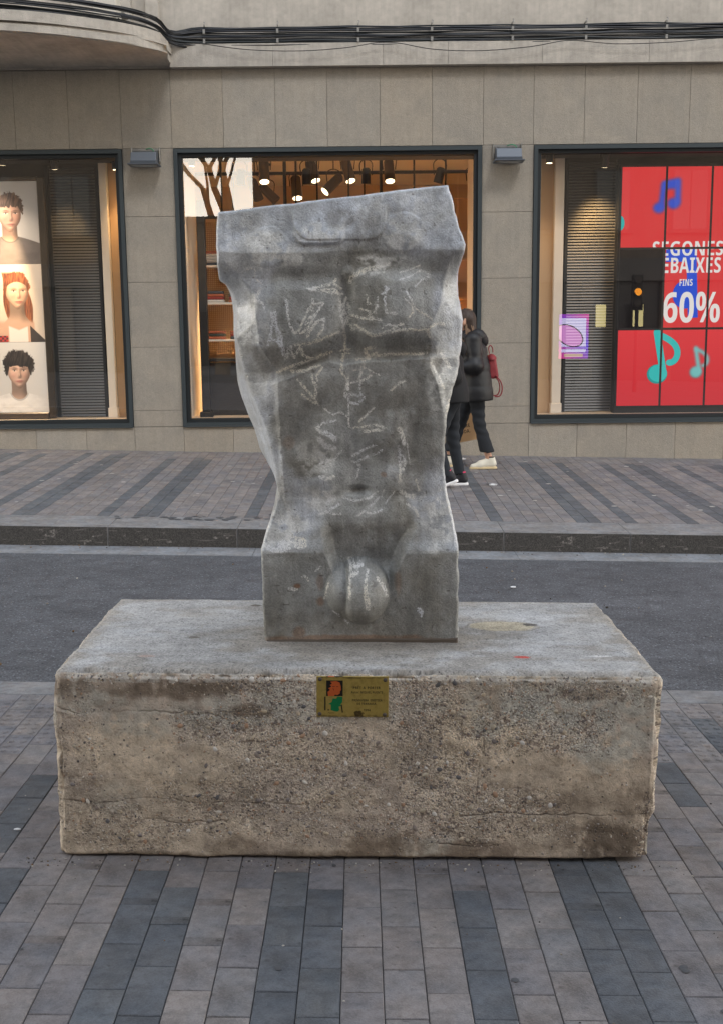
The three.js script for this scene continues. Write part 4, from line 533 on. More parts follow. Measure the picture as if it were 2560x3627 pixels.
// ---------------------------------------------------------------- shop building across the street (front plane z = -12.9)
const WZ = -12.9;
const stoneTex = (() => {
  const S = 1024, H = new Float32Array(S * S);
  const map = dataTex(S, S, (x, y, o) => {
    const big = fbm(x * 0.01, y * 0.01, 4) - 0.5, mid = fbm(x * 0.05, y * 0.05 + 3, 3) - 0.5, fine = n2(x * 0.62, y * 0.62) - 0.5, f2 = n2(x * 0.3 + 8, y * 0.3) - 0.5, st = fbm(x * 0.05, y * 0.004, 3) - 0.5;
    const v = 1 + 0.09 * big + 0.05 * mid + 0.1 * fine + 0.1 * f2 + 0.05 * st, w = big * 10; o[0] = 152 * v + 0.3 * w; o[1] = 145 * v; o[2] = 134 * v - 0.3 * w; H[y * S + x] = 0.5 + 0.5 * f2 + 0.3 * fine + 0.3 * mid;
  });
  return { map, bump: heightTex(S, S, H) };
})();
const stoneMaps = { map: rep(stoneTex.map, 0.55), bumpMap: rep(stoneTex.bump, 0.55), bumpScale: 0.004, roughness: 0.9 };
const stoneMats = [[255, 255, 255], [250, 249, 248], [253, 250, 246], [247, 246, 245]].map((c) => std({ ...stoneMaps, color: rgb(...c) }));
const plasterTex = (() => dataTex(1024, 1024, (x, y, o) => { // upper wall render with damp runs under the ledge
  const big = fbm(x * 0.008 + 60, y * 0.008, 5) - 0.5, mid = fbm(x * 0.04, y * 0.05, 3) - 0.5, fine = n2(x * 0.5, y * 0.5) - 0.5, run = fbm(x * 0.06 + 3, y * 0.006, 3) - 0.5, v = 1 + 0.2 * big + 0.1 * mid + 0.04 * fine + 0.1 * run;
  o[0] = 174 * v; o[1] = 167 * v; o[2] = 157 * v;
}))();
const plasterMat = std({ map: rep(plasterTex, 0.5), roughness: 0.9 }), backMat = std({ color: rgb(118, 112, 104), roughness: 0.95 });
const corniceMat = std({ ...stoneMaps, map: rep(plasterTex, 0.7), bumpScale: 0.003 }), soffitMat = std({ map: rep(plasterTex, 0.6), roughness: 0.95 });
const frameMat = std({ color: rgb(62, 69, 72), roughness: 0.45, metalness: 0.25 }), frameDark = std({ color: rgb(38, 42, 44), roughness: 0.5, metalness: 0.2 });
const glassMat = phy({ color: 0xffffff, transmission: 1, thickness: 0, roughness: 0, ior: 2.3, metalness: 0 });
const warmWhite = std({ color: rgb(226, 216, 200), roughness: 0.85 }), ceilMat = std({ color: rgb(232, 224, 210), roughness: 0.9 }), blackMat = std({ color: rgb(22, 22, 23), roughness: 0.55 }), woodMat = std({ color: rgb(196, 150, 100), roughness: 0.7 }), darkFloor = std({ color: rgb(150, 128, 100), roughness: 0.5 });
const shop = thing('shop_building', 'beige stone clad shop building with three large lit display windows across the street', 'building', [0, 0, 0]);
const FLOOR = 0.42, CEIL = 4.0, HEAD = 3.547, SILL = 0.44;
const WIN = [[-6.0, -2.633], [-2.06, 1.388], [1.967, 6.0]];
reseed(31);
{
  const panel = (x0, x1, y0, y1) => { const g = boxG(x0 + 0.0016, x1 - 0.0016, y0 + 0.0016, y1 - 0.0016, WZ - 0.03, WZ + rr(-0.0012, 0.0012), 0.0018), uv = g.attributes.uv; part(shop, 'stone_panel', g, pick(stoneMats)); };
  const back = (x0, x1, y0, y1, z0 = WZ - 0.3) => part(shop, 'wall', boxG(x0, x1, y0, y1, z0, WZ - 0.03), backMat);
  // fascia band above the windows
  const jt = [-9.1, -8.5, -7.9, -7.3, -6.72, -6.14, -5.56, -4.98, -4.4, -3.812, -3.216, -2.628, -2.071, -1.492, -0.912, -0.336, 0.251, 0.832, 1.4, 1.959, 2.524, 3.112, 3.696, 4.27, 4.85, 5.43, 6.0, 6.6, 7.2, 7.8, 8.4, 9.0];
  for (let i = 1; i < jt.length; i++) panel(jt[i - 1], jt[i], HEAD + 0.004, 4.392);
  back(-9.1, 9, HEAD, 4.4);
  // piers
  for (const [a, b, ys] of [[-2.633, -2.06, [SILL - 0.004, 0.626, 1.353, 2.085, 2.812, HEAD + 0.004]], [1.388, 1.967, [SILL - 0.004, 0.633, 1.359, 2.091, 2.823, HEAD + 0.004]], [-6.6, -6.0, [SILL, 0.63, 1.353, 2.085, 2.812, HEAD]], [6.0, 6.6, [SILL, 0.63, 1.353, 2.085, 2.812, HEAD]]]) { for (let i = 1; i < ys.length; i++) panel(a, b, ys[i - 1], ys[i]); back(a, b, -0.5, HEAD - 0.001); }
  for (const [a, b] of [[-9.1, -6.6], [6.6, 9]]) { for (let y = SILL; y < 3.4; y += 0.777) for (let x = a; x < b - 0.1; x += (b - a) / 4) panel(x, x + (b - a) / 4, y, y + 0.777); back(a, b, -0.5, HEAD - 0.001); }
  // plinth course
  const jp = [-9.1, -8.2, -7.3, -6.4, -5.5, -4.94, -4.36, -3.776, -3.193, -2.627, -2.054, -1.48, -0.9, -0.33, 0.24, 0.82, 1.388, 1.953, 2.517, 3.094, 3.662, 4.23, 4.8, 5.4, 6.0, 6.9, 7.8, 9.0];
  for (let i = 1; i < jp.length; i++) panel(jp[i - 1], jp[i], -0.5, SILL - 0.006);
  for (const [a, b] of WIN) back(a, b, -0.5, SILL - 0.001);
  // cornice over the fascia, a run of moulded lengths
  const prof = [[0, 4.392], [0.012, 4.394], [0.02, 4.402], [0.02, 4.412], [0.012, 4.42], [0.018, 4.44], [0.045, 4.47], [0.075, 4.485], [0.08, 4.5], [0.1, 4.502], [0.1, 4.515], [0.135, 4.52], [0.14, 4.527], [0.14, 4.598], [0.13, 4.606], [0.0, 4.63]];
  const cor = (a, b) => { const s = new THREE.Shape(); prof.forEach(([x, y], i) => (i ? s.lineTo(x, y) : s.moveTo(x, y))); s.lineTo(-0.1, 4.63); s.lineTo(-0.1, 4.392); const g = new THREE.ExtrudeGeometry(s, { depth: b - a - 0.003, bevelEnabled: false }); g.rotateY(-Math.PI / 2); g.translate(b - 0.0015, 0, WZ); const n = g.attributes.position; for (let i = 0; i < n.count; i++) n.setZ(i, 2 * WZ - n.getZ(i)); g.index || 0; const q = g.index ? g.toNonIndexed() : g, p = q.attributes.position; for (let i = 0; i < p.count; i += 3) { const t = [p.getX(i + 1), p.getY(i + 1), p.getZ(i + 1)]; p.setXYZ(i + 1, p.getX(i + 2), p.getY(i + 2), p.getZ(i + 2)); p.setXYZ(i + 2, ...t); } q.computeVertexNormals(); part(shop, 'cornice_length', planarUV(q), corniceMat); };
  const jc = [-2.05, -0.92, 0.29, 1.0, 2.03, 3.2, 4.4, 5.6, 6.9, 9.0]; for (let i = 1; i < jc.length; i++) cor(jc[i - 1], jc[i]);
  part(shop, 'upper_wall', boxG(-9.1, 9, 4.4, 12, WZ - 0.3, WZ - 0.012), plasterMat);
  // curved balcony slab on the left
  const arc = [[-7.2, -12.3], [-7.0, -11.95], [-6.4, -11.62], [-5.6, -11.4], [-4.9, -11.28], [-4.2, -11.28], [-3.6, -11.33], [-3.03, -11.5], [-2.69, -11.68], [-2.35, -11.9], [-2.15, -12.1], [-2.035, -12.28]];
  const slab = (off, y0, y1, mat, name) => { const c = new THREE.CatmullRomCurve3(arc.map(([x, z]) => new THREE.Vector3(x, 0, z))), s = new THREE.Shape(), pts = c.getPoints(90); s.moveTo(-7.2 - off, 12.93); pts.forEach((p, i) => { const t = c.getTangent(i / 90); s.lineTo(p.x - t.z * -off * 0 + t.z * off, -(p.z - t.x * -off)); }); s.lineTo(-2.035 + off, 12.93); s.closePath(); const g = new THREE.ExtrudeGeometry(s, { depth: y1 - y0, bevelEnabled: false }); g.rotateX(-Math.PI / 2); g.translate(0, y0, 0); part(bal, name, planarUV(g.index ? g.toNonIndexed() : g), mat); };
  const bal = part(shop, 'balcony'); slab(0, 4.43, 4.5, corniceMat, 'slab'); slab(-0.045, 4.5, 4.522, corniceMat, 'moulding'); slab(0.02, 4.522, 4.62, corniceMat, 'slab_edge'); slab(-0.06, 4.424, 4.43, soffitMat, 'soffit');
  // pilaster strips above the balcony
  for (const [a, b, d] of [[-3.1, -2.62, 0.1], [-2.62, -2.46, 0.06], [-2.3, -2.16, 0.05]]) part(shop, 'pilaster', boxG(a, b, 4.62, 7, WZ - 0.012, WZ + d), plasterMat);
  // windows: outer frame, stepped inner frame, sill, glass
  const ringG = (x0, x1, y0, y1, w, z0, dz) => { const s = new THREE.Shape(); s.moveTo(x0, y0); s.lineTo(x1, y0); s.lineTo(x1, y1); s.lineTo(x0, y1); s.closePath(); const h = new THREE.Path(); h.moveTo(x0 + w, y0 + w); h.lineTo(x0 + w, y1 - w); h.lineTo(x1 - w, y1 - w); h.lineTo(x1 - w, y0 + w); h.closePath(); s.holes.push(h); const g = new THREE.ExtrudeGeometry(s, { depth: dz, bevelEnabled: true, bevelSize: -0.003, bevelThickness: 0.003, bevelSegments: 1 }); g.translate(0, 0, z0); return planarUV(g.index ? g.toNonIndexed() : g); };
  for (const [a, b] of WIN) {
    const w = part(shop, 'shop_window');
    part(w, 'frame', ringG(a + 0.002, b - 0.002, SILL, HEAD - 0.002, 0.045, WZ - 0.08, 0.095), frameMat); part(w, 'inner_frame', ringG(a + 0.047, b - 0.047, SILL + 0.045, HEAD - 0.047, 0.04, WZ - 0.1, 0.075), frameDark);
    part(w, 'sill', boxG(a + 0.01, b - 0.01, SILL - 0.012, SILL - 0.001, WZ - 0.05, WZ + 0.03, 0.003), frameMat);
    const g = new THREE.PlaneGeometry(b - a - 0.16, HEAD - SILL - 0.16); g.translate((a + b) / 2, (HEAD + SILL) / 2, WZ - 0.075); part(w, 'pane', g, glassMat);
  }
  // rooms behind the glass
  part(shop, 'shop_floor', boxG(-9, 8.9, FLOOR - 0.2, FLOOR, -24, WZ - 0.31), darkFloor); part(shop, 'shop_ceiling', boxG(-9, 8.9, CEIL, CEIL + 0.2, -24, WZ - 0.31), ceilMat);
  part(shop, 'shop_back_wall', boxG(-9, 8.9, FLOOR, CEIL, -20.2, -20.001), std({ color: rgb(196, 176, 150), roughness: 0.8 })); for (const [a, b] of [[-3.4, -3.2], [3.6, 3.8]]) part(shop, 'added_partition_wall', boxG(a, b, FLOOR, CEIL, -20, -14.41), warmWhite); part(shop, 'shop_side_wall', boxG(-9.2, -9, FLOOR, CEIL, -24, WZ - 0.31), warmWhite); part(shop, 'shop_side_wall', boxG(8.9, 9.1, FLOOR, CEIL, -24, WZ - 0.31), warmWhite);  // partition walls added to bounce the lamp light up to the ceiling
  part(shop, 'window_floor', boxG(-6, 6, SILL + 0.002, SILL + 0.06, -14.25, WZ - 0.12), std({ color: rgb(188, 170, 146), roughness: 0.6 }));
  for (const [a, b] of [[-9, -2.62], [2.1, 8.9]]) part(shop, 'display_back', boxG(a, b, FLOOR, CEIL, -14.4, -14.3), std({ color: rgb(60, 56, 52), roughness: 0.8 }));
  for (const [a, b] of [[-2.72, -2.03], [1.36, 2.1]]) part(shop, 'inner_pier', boxG(a, b, FLOOR, CEIL, -14.3, WZ - 0.301), warmWhite);
  part(shop, 'lintel', boxG(-9, 8.9, HEAD - 0.06, CEIL - 0.001, WZ - 0.62, WZ - 0.32), blackMat);
}
// ---------------------------------------------------------------- louvre screens in the two side windows
const slatMat = std({ color: rgb(112, 112, 110), roughness: 0.5, metalness: 0.2 });
for (const [a, b, label] of [[-3.71, -3.1, 'dark slatted screen beside the three portrait prints'], [2.475, 3.11, 'dark slatted screen beside the red video wall']]) {
  const t = thing('louvre_screen', label, 'screen', [0, 0, 0]); const L = []; for (let y = 0.52; y < 3.48; y += 0.0345) { const g = new THREE.BoxGeometry(b - a - 0.05, 0.024, 0.004); g.rotateX(-0.5); g.translate((a + b) / 2, y, -13.7); L.push(g.toNonIndexed()); }
  part(t, 'slat', merge(L), slatMat, 'stuff'); for (const [p, q] of [[a - 0.01, a + 0.03], [b - 0.03, b + 0.01]]) part(t, 'upright', boxG(p, q, 0.501, 3.49, -13.74, -13.66, 0.004), frameDark); part(t, 'backing', boxG(a + 0.03, b - 0.03, 0.501, 3.49, -13.78, -13.76), blackMat);
}
// plain warm panels that close the window corners
for (const [a, b, l] of [[-2.95, -2.655, 'plain wood panel in the right corner of the portrait window'], [2.02, 2.318, 'plain wood panel in the left corner of the video wall window']]) part(shop, 'corner_panel', boxG(a, b, SILL + 0.061, 3.9, -13.62, -13.58, 0.003), std({ color: rgb(190, 160, 124), roughness: 0.7 })).userData.label = l;
// white posts with block feet at the window corners
for (const [a, b, l] of [[-3.045, -2.955, 'slim white post with block foot right of the portrait window screen'], [2.315, 2.425, 'slim white post with block foot beside the video wall window screen']]) { const t = thing('display_post', l, 'post', [(a + b) / 2, SILL + 0.06, -13.55]); const w = (b - a) / 2; part(t, 'shaft', boxG(-w, w, 0.12, 3.0, -0.05, 0.05, 0.004), warmWhite); part(t, 'foot', boxG(-w - 0.012, w + 0.012, 0, 0.12, -0.062, 0.062, 0.004), warmWhite); }
// ---------------------------------------------------------------- portrait light box in the left window
{
  const t = portraitTex();
  const b = thing('portrait_display', 'tall framed panel of three stacked portrait prints in the left display window', 'poster', [0, 0, 0]);
  const rows = [[2.333, 3.279, 526, 0], [1.422, 2.333, 1033, 526], [0.583, 1.422, 1500, 1033]], mat = std({ map: t, roughness: 0.55 });
  for (const [y0, y1, b0, b1] of rows) { const g = new THREE.PlaneGeometry(0.92, y1 - y0 - 0.003); g.translate(-4.205, (y0 + y1) / 2, -13.397); const uv = g.attributes.uv; for (let i = 0; i < 4; i++) uv.setY(i, 1 - (uv.getY(i) > 0.5 ? b1 : b0) / 1500); part(b, 'portrait_print', g, mat); }
  const fm = std({ color: rgb(66, 58, 48), roughness: 0.35, metalness: 0.6 });
  for (const [x0, x1, y0, y1] of [[-3.745, -3.66, 0.52, 3.32], [-4.75, -4.665, 0.52, 3.32], [-4.664, -3.746, 0.502, 0.583], [-4.664, -3.746, 3.279, 3.33]]) part(b, 'frame_rail', boxG(x0, x1, y0, y1, -13.46, -13.37, 0.012), fm);
  part(b, 'backing', boxG(-4.7, -3.7, 0.52, 3.31, -13.46, -13.405), blackMat);
}
// ---------------------------------------------------------------- video wall in the right window
{
  const X0 = 3.08, PW = 0.5075, GX = 0.026, Y = [[2.45, 3.365], [1.514, 2.424], [0.588, 1.486]], NC = 5, W = NC * PW + (NC - 1) * GX, x1 = X0 + W, K = 400;
  const t = canvasTex(1200, 1112, (c, w, h) => {
    const px = (x) => (x - X0) * K, py = (y) => (3.366 - y) * K; c.fillStyle = '#e23438'; c.fillRect(0, 0, w, h);
    const g = c.createLinearGradient(0, py(1.49), 0, py(0.58)); g.addColorStop(0, '#e8383e'); g.addColorStop(1, '#d62a34'); c.fillStyle = g; c.fillRect(0, py(1.49), w, 400);
    const blur = (b, f) => { c.save(); c.filter = `blur(${b}px)`; f(); c.restore(); };
    blur(7, () => { c.fillStyle = '#2f52cc'; c.strokeStyle = '#2f52cc'; c.lineWidth = 27; c.beginPath(); c.ellipse(px(3.52), py(2.9), 28, 24, 0, 0, 7); c.fill(); c.beginPath(); c.ellipse(px(3.69), py(2.95), 30, 25, 0, 0, 7); c.fill(); c.lineJoin = 'round'; c.beginPath(); c.moveTo(px(3.545), py(2.9)); c.lineTo(px(3.57), py(3.165)); c.lineTo(px(3.735), py(3.205)); c.lineTo(px(3.735), py(2.95)); c.stroke(); c.fillRect(px(3.56), py(3.2), 66, 34); });
    blur(14, () => { c.fillStyle = '#2554c8'; });
    c.fillStyle = '#1550d8'; c.fillRect(px(3.62), py(2.43), 145, 60); c.save(); c.translate(px(3.93), py(2.2)); c.rotate(-0.06); c.fillRect(-24, -100, 48, 330); c.restore(); c.beginPath(); c.ellipse(px(3.86), py(1.9), 58, 66, 0, 0, 7); c.fill();
    c.fillStyle = '#17b4b0'; c.beginPath(); c.ellipse(px(3.06), py(2.73), 24, 36, 0, 0, 7); c.fill();
    c.fillStyle = '#f2ece8'; c.textBaseline = 'alphabetic'; const T = (s, x, y, hh, wd) => { c.font = `bold ${hh}px sans-serif`; c.save(); c.translate(px(x), py(y)); c.scale(((wd * K) / c.measureText(s).width), 1); c.fillText(s, 0, 0); c.restore(); };
    T('SEGONES', 3.45, 2.35, 92, 0.85); T('REBAIXES', 3.45, 2.15, 98, 0.83); T('FINS', 3.785, 2.0, 43, 0.165); T('60%', 3.595, 1.575, 198, 0.7);
    const note = (b, x, y, s, col, dk) => blur(b, () => { c.save(); c.translate(px(x), py(y)); c.scale(s, s); c.strokeStyle = col; c.fillStyle = dk; c.beginPath(); c.ellipse(2, 2, 49, 46, 0, 0, 7); c.fill(); c.fillStyle = col; c.beginPath(); c.ellipse(6, -2, 44, 41, 0, 0, 7); c.fill(); c.lineCap = 'round'; c.lineWidth = 34; c.beginPath(); c.moveTo(30, -10); c.lineTo(-4, -196); c.stroke(); c.lineWidth = 30; c.beginPath(); c.moveTo(0, -186); c.bezierCurveTo(70, -160, 100, -130, 96, -90); c.bezierCurveTo(92, -60, 70, -50, 58, -52); c.stroke(); c.restore(); });
    note(0.6, 3.555, 0.97, 1, '#36c4bf', '#1a9a96'); note(6, 4.02, 0.985, 0.58, '#7cc8c6', '#58b0ae'); note(9, 4.75, 2.9, 0.8, '#2f52cc', '#2448b8'); note(1, 5.1, 1.0, 0.9, '#36c4bf', '#1a9a96');
  });
  const v = thing('video_wall', 'wall of tall screens showing a red sale animation in the right display window', 'screen', [0, 0, 0]);
  const on = std({ color: 0x050505, emissive: 0xffffff, emissiveMap: t, emissiveIntensity: 1.1, roughness: 0.3 }), off = std({ color: rgb(14, 14, 15), roughness: 0.25 });
  part(v, 'rack', boxG(X0 - 0.03, x1 + 0.03, 0.5, 3.4, -13.55, -13.415), blackMat);
  for (let r = 0; r < 3; r++) for (let k = 0; k < NC; k++) {
    const a = X0 + k * (PW + GX), [y0, y1] = Y[r], g = new THREE.PlaneGeometry(PW, y1 - y0); g.translate(a + PW / 2, (y0 + y1) / 2, -13.396); const uv = g.attributes.uv, p = g.attributes.position; for (let i = 0; i < 4; i++) uv.setXY(i, ((p.getX(i) - X0) * K) / 1200, 1 - ((3.366 - p.getY(i)) * K) / 1112);
    const s = part(v, 'screen', g, r === 1 && k === 0 ? off : on); if (r === 1 && k === 0) s.userData.label = 'dark switched-off screen'; part(s, 'bezel', boxG(a - 0.012, a + PW + 0.012, y0 - 0.012, y1 + 0.012, -13.414, -13.399), blackMat);
  }
}
// ---------------------------------------------------------------- lamps inside the shop
const warm = new THREE.Color(1, 0.62, 0.27), lensMat = std({ color: 0x221100, emissive: new THREE.Color(1, 0.8, 0.5), emissiveIntensity: 7 }), brassMat = std({ color: rgb(70, 60, 48), roughness: 0.4, metalness: 0.4 });
function spot(x, y, z, aim, o = {}) { // cylinder head on a yoke; x, y, z is the lens centre; the beam leaves along aim
  const t = thing('track_spotlight', o.label, 'spotlight', [x, y, z], o.group), dir = new THREE.Vector3(...aim).normalize(), r = o.r || 0.074, L = o.len || 0.3, B = dir.clone().multiplyScalar(-L), m = o.black ? blackMat : brassMat;
  const body = merge([cylG([0, 0, 0], [B.x, B.y, B.z], r, r * 0.92, 18), cylG([B.x, B.y, B.z], [B.x * 1.12, B.y * 1.12, B.z * 1.12], r * 0.92, r * 0.55, 18)]); part(t, 'housing', body, m);
  const top = CEIL - y, q = B.clone().multiplyScalar(0.6); part(t, 'yoke', merge([tubeG([[q.x - r - 0.012, q.y, q.z], [q.x - r - 0.014, q.y + 0.15, q.z], [q.x, q.y + 0.19, q.z], [q.x + r + 0.014, q.y + 0.15, q.z], [q.x + r + 0.012, q.y, q.z]], 0.007, 20, 5), cylG([q.x, q.y + 0.18, q.z], [q.x, Math.max(top - 0.04, q.y + 0.2), q.z], 0.01, 0.01, 8)]), m);
  if (o.ballast) part(t, 'ballast', boxG(q.x - 0.075, q.x + 0.075, q.y + 0.2, q.y + 0.27, q.z - 0.03, q.z + 0.03, 0.005), m);
  part(t, 'adapter', boxG(q.x - 0.05, q.x + 0.05, top - 0.045, top - 0.012, q.z - 0.016, q.z + 0.016, 0.003), blackMat);
  if (o.lit) {
    const lens = new THREE.CircleGeometry(r * 0.86, 20); lens.applyQuaternion(new THREE.Quaternion().setFromUnitVectors(new THREE.Vector3(0, 0, 1), dir)); lens.translate(dir.x * 0.003, dir.y * 0.003, dir.z * 0.003); part(t, 'lens', lens, lensMat);
    const l = new THREE.SpotLight(o.color || warm, o.lit, 0, o.angle || 0.36, 0.6, 2); l.position.set(x + dir.x * 0.012, y + dir.y * 0.012, z + dir.z * 0.012); l.target.position.set(x + dir.x, y + dir.y, z + dir.z); l.castShadow = true; l.shadow.radius = 2; scene.add(l, l.target);
  }
}
const SG = 'lit spotlights on the shop ceiling tracks';
const litLabel = 'lit brown cylinder spotlight hanging from the shop ceiling';
for (const [x, y, z, ax, ay, az, I] of [[-1.266, 3.52, -15.6, 0.06, -1, 0.45, 210], [-0.824, 3.3, -15.6, 0.1, -1, 0.42, 210], [-0.6, 3.63, -16.4, 0.3, -1, 0.4, 210], [-0.099, 3.52, -15.6, 0.25, -1, 0.42, 210], [0.44, 3.55, -15.9, 0.05, -1, 0.45, 210], [1.56, 3.33, -15.6, 0, -1, 0.15, 130]]) spot(x, y, z, [ax, ay, az], { lit: I, label: litLabel, group: SG });
spot(-0.46, 3.43, -16, [-0.75, -0.75, 0.4], { lit: 210, label: 'lit brown cylinder spotlight tilted sideways under the shop ceiling' });
for (const [x, y, z, ax, az] of [[-1.45, 3.42, -16.8, 0.3, 0.2], [-1.22, 3.44, -17.2, 0.8, 0.1]]) spot(x, y, z, [ax, -0.8, az], { lit: 0, label: 'unlit brown spotlight deeper in the shop ceiling row', group: 'unlit deeper spotlights' });
for (const [x, tilt] of [[-0.637, 0], [0.099, 0.02], [0.99, 0.25], [-1.47, 0.15]]) spot(x, 3.32, -14.3, [-tilt, -1, -0.1], { black: true, r: 0.058, len: 0.17, ballast: true, label: 'black spotlight with square ballast just behind the middle window', group: 'black spotlights behind the middle window' });
// ceiling tracks and thin hanging rods
for (const z of [-15.7, -16.6, -18.2]) single('ceiling_track', 'long dark lighting track across the shop ceiling', 'track', boxG(-2.6, 8, CEIL - 0.05, CEIL - 0.004, z - 0.018, z + 0.018), blackMat, 'lighting tracks on the shop ceiling');
for (const [x, r] of [[-1.74, 0.014], [-1.59, 0.012], [-0.93, 0.022], [-0.79, 0.011], [-0.52, 0.01], [-0.12, 0.012], [0.08, 0.01], [0.29, 0.02], [0.71, 0.012], [1.11, 0.012]]) single('hanging_rod', 'thin black rod hanging from the ceiling behind the middle window', 'rod', cylG([x, 2.6, -14.6], [x, CEIL, -14.6], r, r, 8), blackMat, 'rods hung behind the middle window');
single('ceiling_vent', 'narrow slotted air vent in the shop ceiling', 'vent', boxG(0.55, 1.25, CEIL - 0.02, CEIL - 0.003, -15.5, -15.2, 0.004), std({ color: rgb(120, 110, 96), roughness: 0.6 }));
// lamps that wash the side windows: portraits, jambs, screen
const bayLabel = ['black spotlight aimed at the portrait prints', 'black spotlight washing the right jamb of the portrait window', 'lit spotlight above the slatted screen by the video wall', 'black spotlight washing the left jamb of the video wall window', 'black spotlight washing the left jamb of the middle window', 'black spotlight lighting the slatted screen by the portraits'];
spot(-4.05, 3.42, -13.12, [-0.12, -1.65, -0.23], { black: true, lit: 90, angle: 0.26, r: 0.045, len: 0.12, label: bayLabel[0], color: new THREE.Color(1, 0.74, 0.42) });
spot(-4.55, 3.42, -13.06, [0.12, -1.4, -0.3], { black: true, lit: 26, angle: 0.95, r: 0.045, len: 0.12, label: 'added unseen black fill spotlight over the portrait prints', color: new THREE.Color(1, 0.82, 0.62) });  // unseen lamp, added to light the prints more evenly
spot(-2.82, 3.4, -13.42, [0.12, -2.5, 0.02], { black: true, lit: 8, angle: 0.5, r: 0.04, len: 0.12, label: bayLabel[1] });
spot(2.85, 3.36, -13.3, [0.02, -1, -0.42], { black: true, lit: 5, angle: 0.6, r: 0.045, len: 0.14, label: bayLabel[2] });
spot(2.2, 3.4, -13.25, [-0.05, -2.5, 0.05], { black: true, lit: 3, angle: 0.6, r: 0.04, len: 0.12, label: bayLabel[3] });
spot(-1.9, 3.4, -13.2, [-0.1, -1.6, 0.05], { black: true, lit: 10, angle: 0.5, r: 0.035, len: 0.1, label: bayLabel[4] });
spot(-3.5, 3.4, -13.3, [-0.02, -1, -0.4], { black: true, lit: 1.2, angle: 0.5, r: 0.04, len: 0.12, label: bayLabel[5] });
// things standing behind the middle window
{
  const p = thing('dark_post', 'dark square post at the left end of the middle display window', 'post', [-1.86, SILL + 0.06, -13.5]); part(p, 'shaft', boxG(-0.045, 0.045, 0.06, 2.55, -0.045, 0.045, 0.006), blackMat); part(p, 'base', boxG(-0.075, 0.075, 0, 0.06, -0.075, 0.075, 0.006), blackMat);
  const m = thing('mesh_panel', 'amber lit wire mesh display panel with shelves left in the middle window', 'panel', [-1.35, SILL + 0.06, -14.15]); const mm = std({ color: rgb(150, 118, 80), roughness: 0.6 }), L = [];
  for (let i = 0; i <= 44; i++) L.push(cylG([-0.55 + i * 0.025, 0.75, 0], [-0.55 + i * 0.025, 2.35, 0], 0.003, 0.003, 4)); for (let j = 0; j <= 64; j++) L.push(cylG([-0.55, 0.75 + j * 0.025, 0.004], [0.55, 0.75 + j * 0.025, 0.004], 0.003, 0.003, 4));
  part(m, 'wire_mesh', merge(L), mm, 'stuff'); for (const x of [-0.56, 0, 0.56]) part(m, 'upright', boxG(x - 0.015, x + 0.015, 0, 2.4, -0.02, 0.02, 0.003), blackMat); part(m, 'top_rail', boxG(-0.575, 0.575, 2.401, 2.44, -0.02, 0.02, 0.003), blackMat);
  for (const y of [0.9, 1.35, 1.8]) part(m, 'shelf', boxG(-0.54, 0.54, y, y + 0.025, 0.02, 0.26, 0.003), warmWhite);
  reseed(19); const cl = [[150, 50, 40], [206, 198, 186], [70, 74, 80], [196, 170, 130], [60, 66, 58], [172, 92, 60], [210, 204, 196]];
  for (const y of [0.926, 1.376, 1.826]) for (let k = 0; k < 4; k++) { const x = -1.35 - 0.42 + k * 0.27, h = rr(0.08, 0.2), s = thing('folded_clothes', ['low', 'middle', 'upper'][[0.926, 1.376, 1.826].indexOf(y)] + ' shelf pile of folded clothes on the mesh panel', 'clothes', [x, SILL + 0.06 + y, -14.02], 'folded clothes on the mesh panel'); for (let q = 0; q * 0.035 < h; q++) part(s, 'garment', boxG(-0.1 + rr(-0.008, 0.008), 0.1 + rr(-0.008, 0.008), q * 0.035, q * 0.035 + 0.033, -0.09, 0.09, 0.012), std({ color: rgb(...pick(cl)), roughness: 0.9 })); }
  const b = thing('display_bench', 'dark panelled display bench in front of the mesh panel in the middle window', 'bench', [-1.2, SILL + 0.06, -13.75]); part(b, 'top', boxG(-0.7, 0.9, 0.66, 0.7, -0.1, 0.1, 0.006), blackMat); for (const x of [-0.69, 0.85]) part(b, 'leg', boxG(x, x + 0.04, 0, 0.659, -0.09, 0.09, 0.004), blackMat); part(b, 'front_panel', boxG(-0.64, 0.84, 0.002, 0.64, -0.04, 0.04, 0.004), std({ color: rgb(44, 42, 42), roughness: 0.5 }));
  // amber partition that shows right of the sculpture
  single('wood_partition', 'pale wood partition wall glowing amber behind the right end of the middle window', 'partition', boxG(0.95, 2.05, FLOOR, 3.2, -15.0, -14.9, 0.004), woodMat);
  for (const [x, y] of [[1.35, 0.9], [1.35, 1.4], [1.35, 1.9], [1.35, 2.4]]) single('wall_shelf', 'wooden shelf on the pale wood partition', 'shelf', boxG(x - 0.3, x + 0.3, y, y + 0.03, -14.899, -14.7, 0.003), woodMat, 'shelves on the wood partition');
}
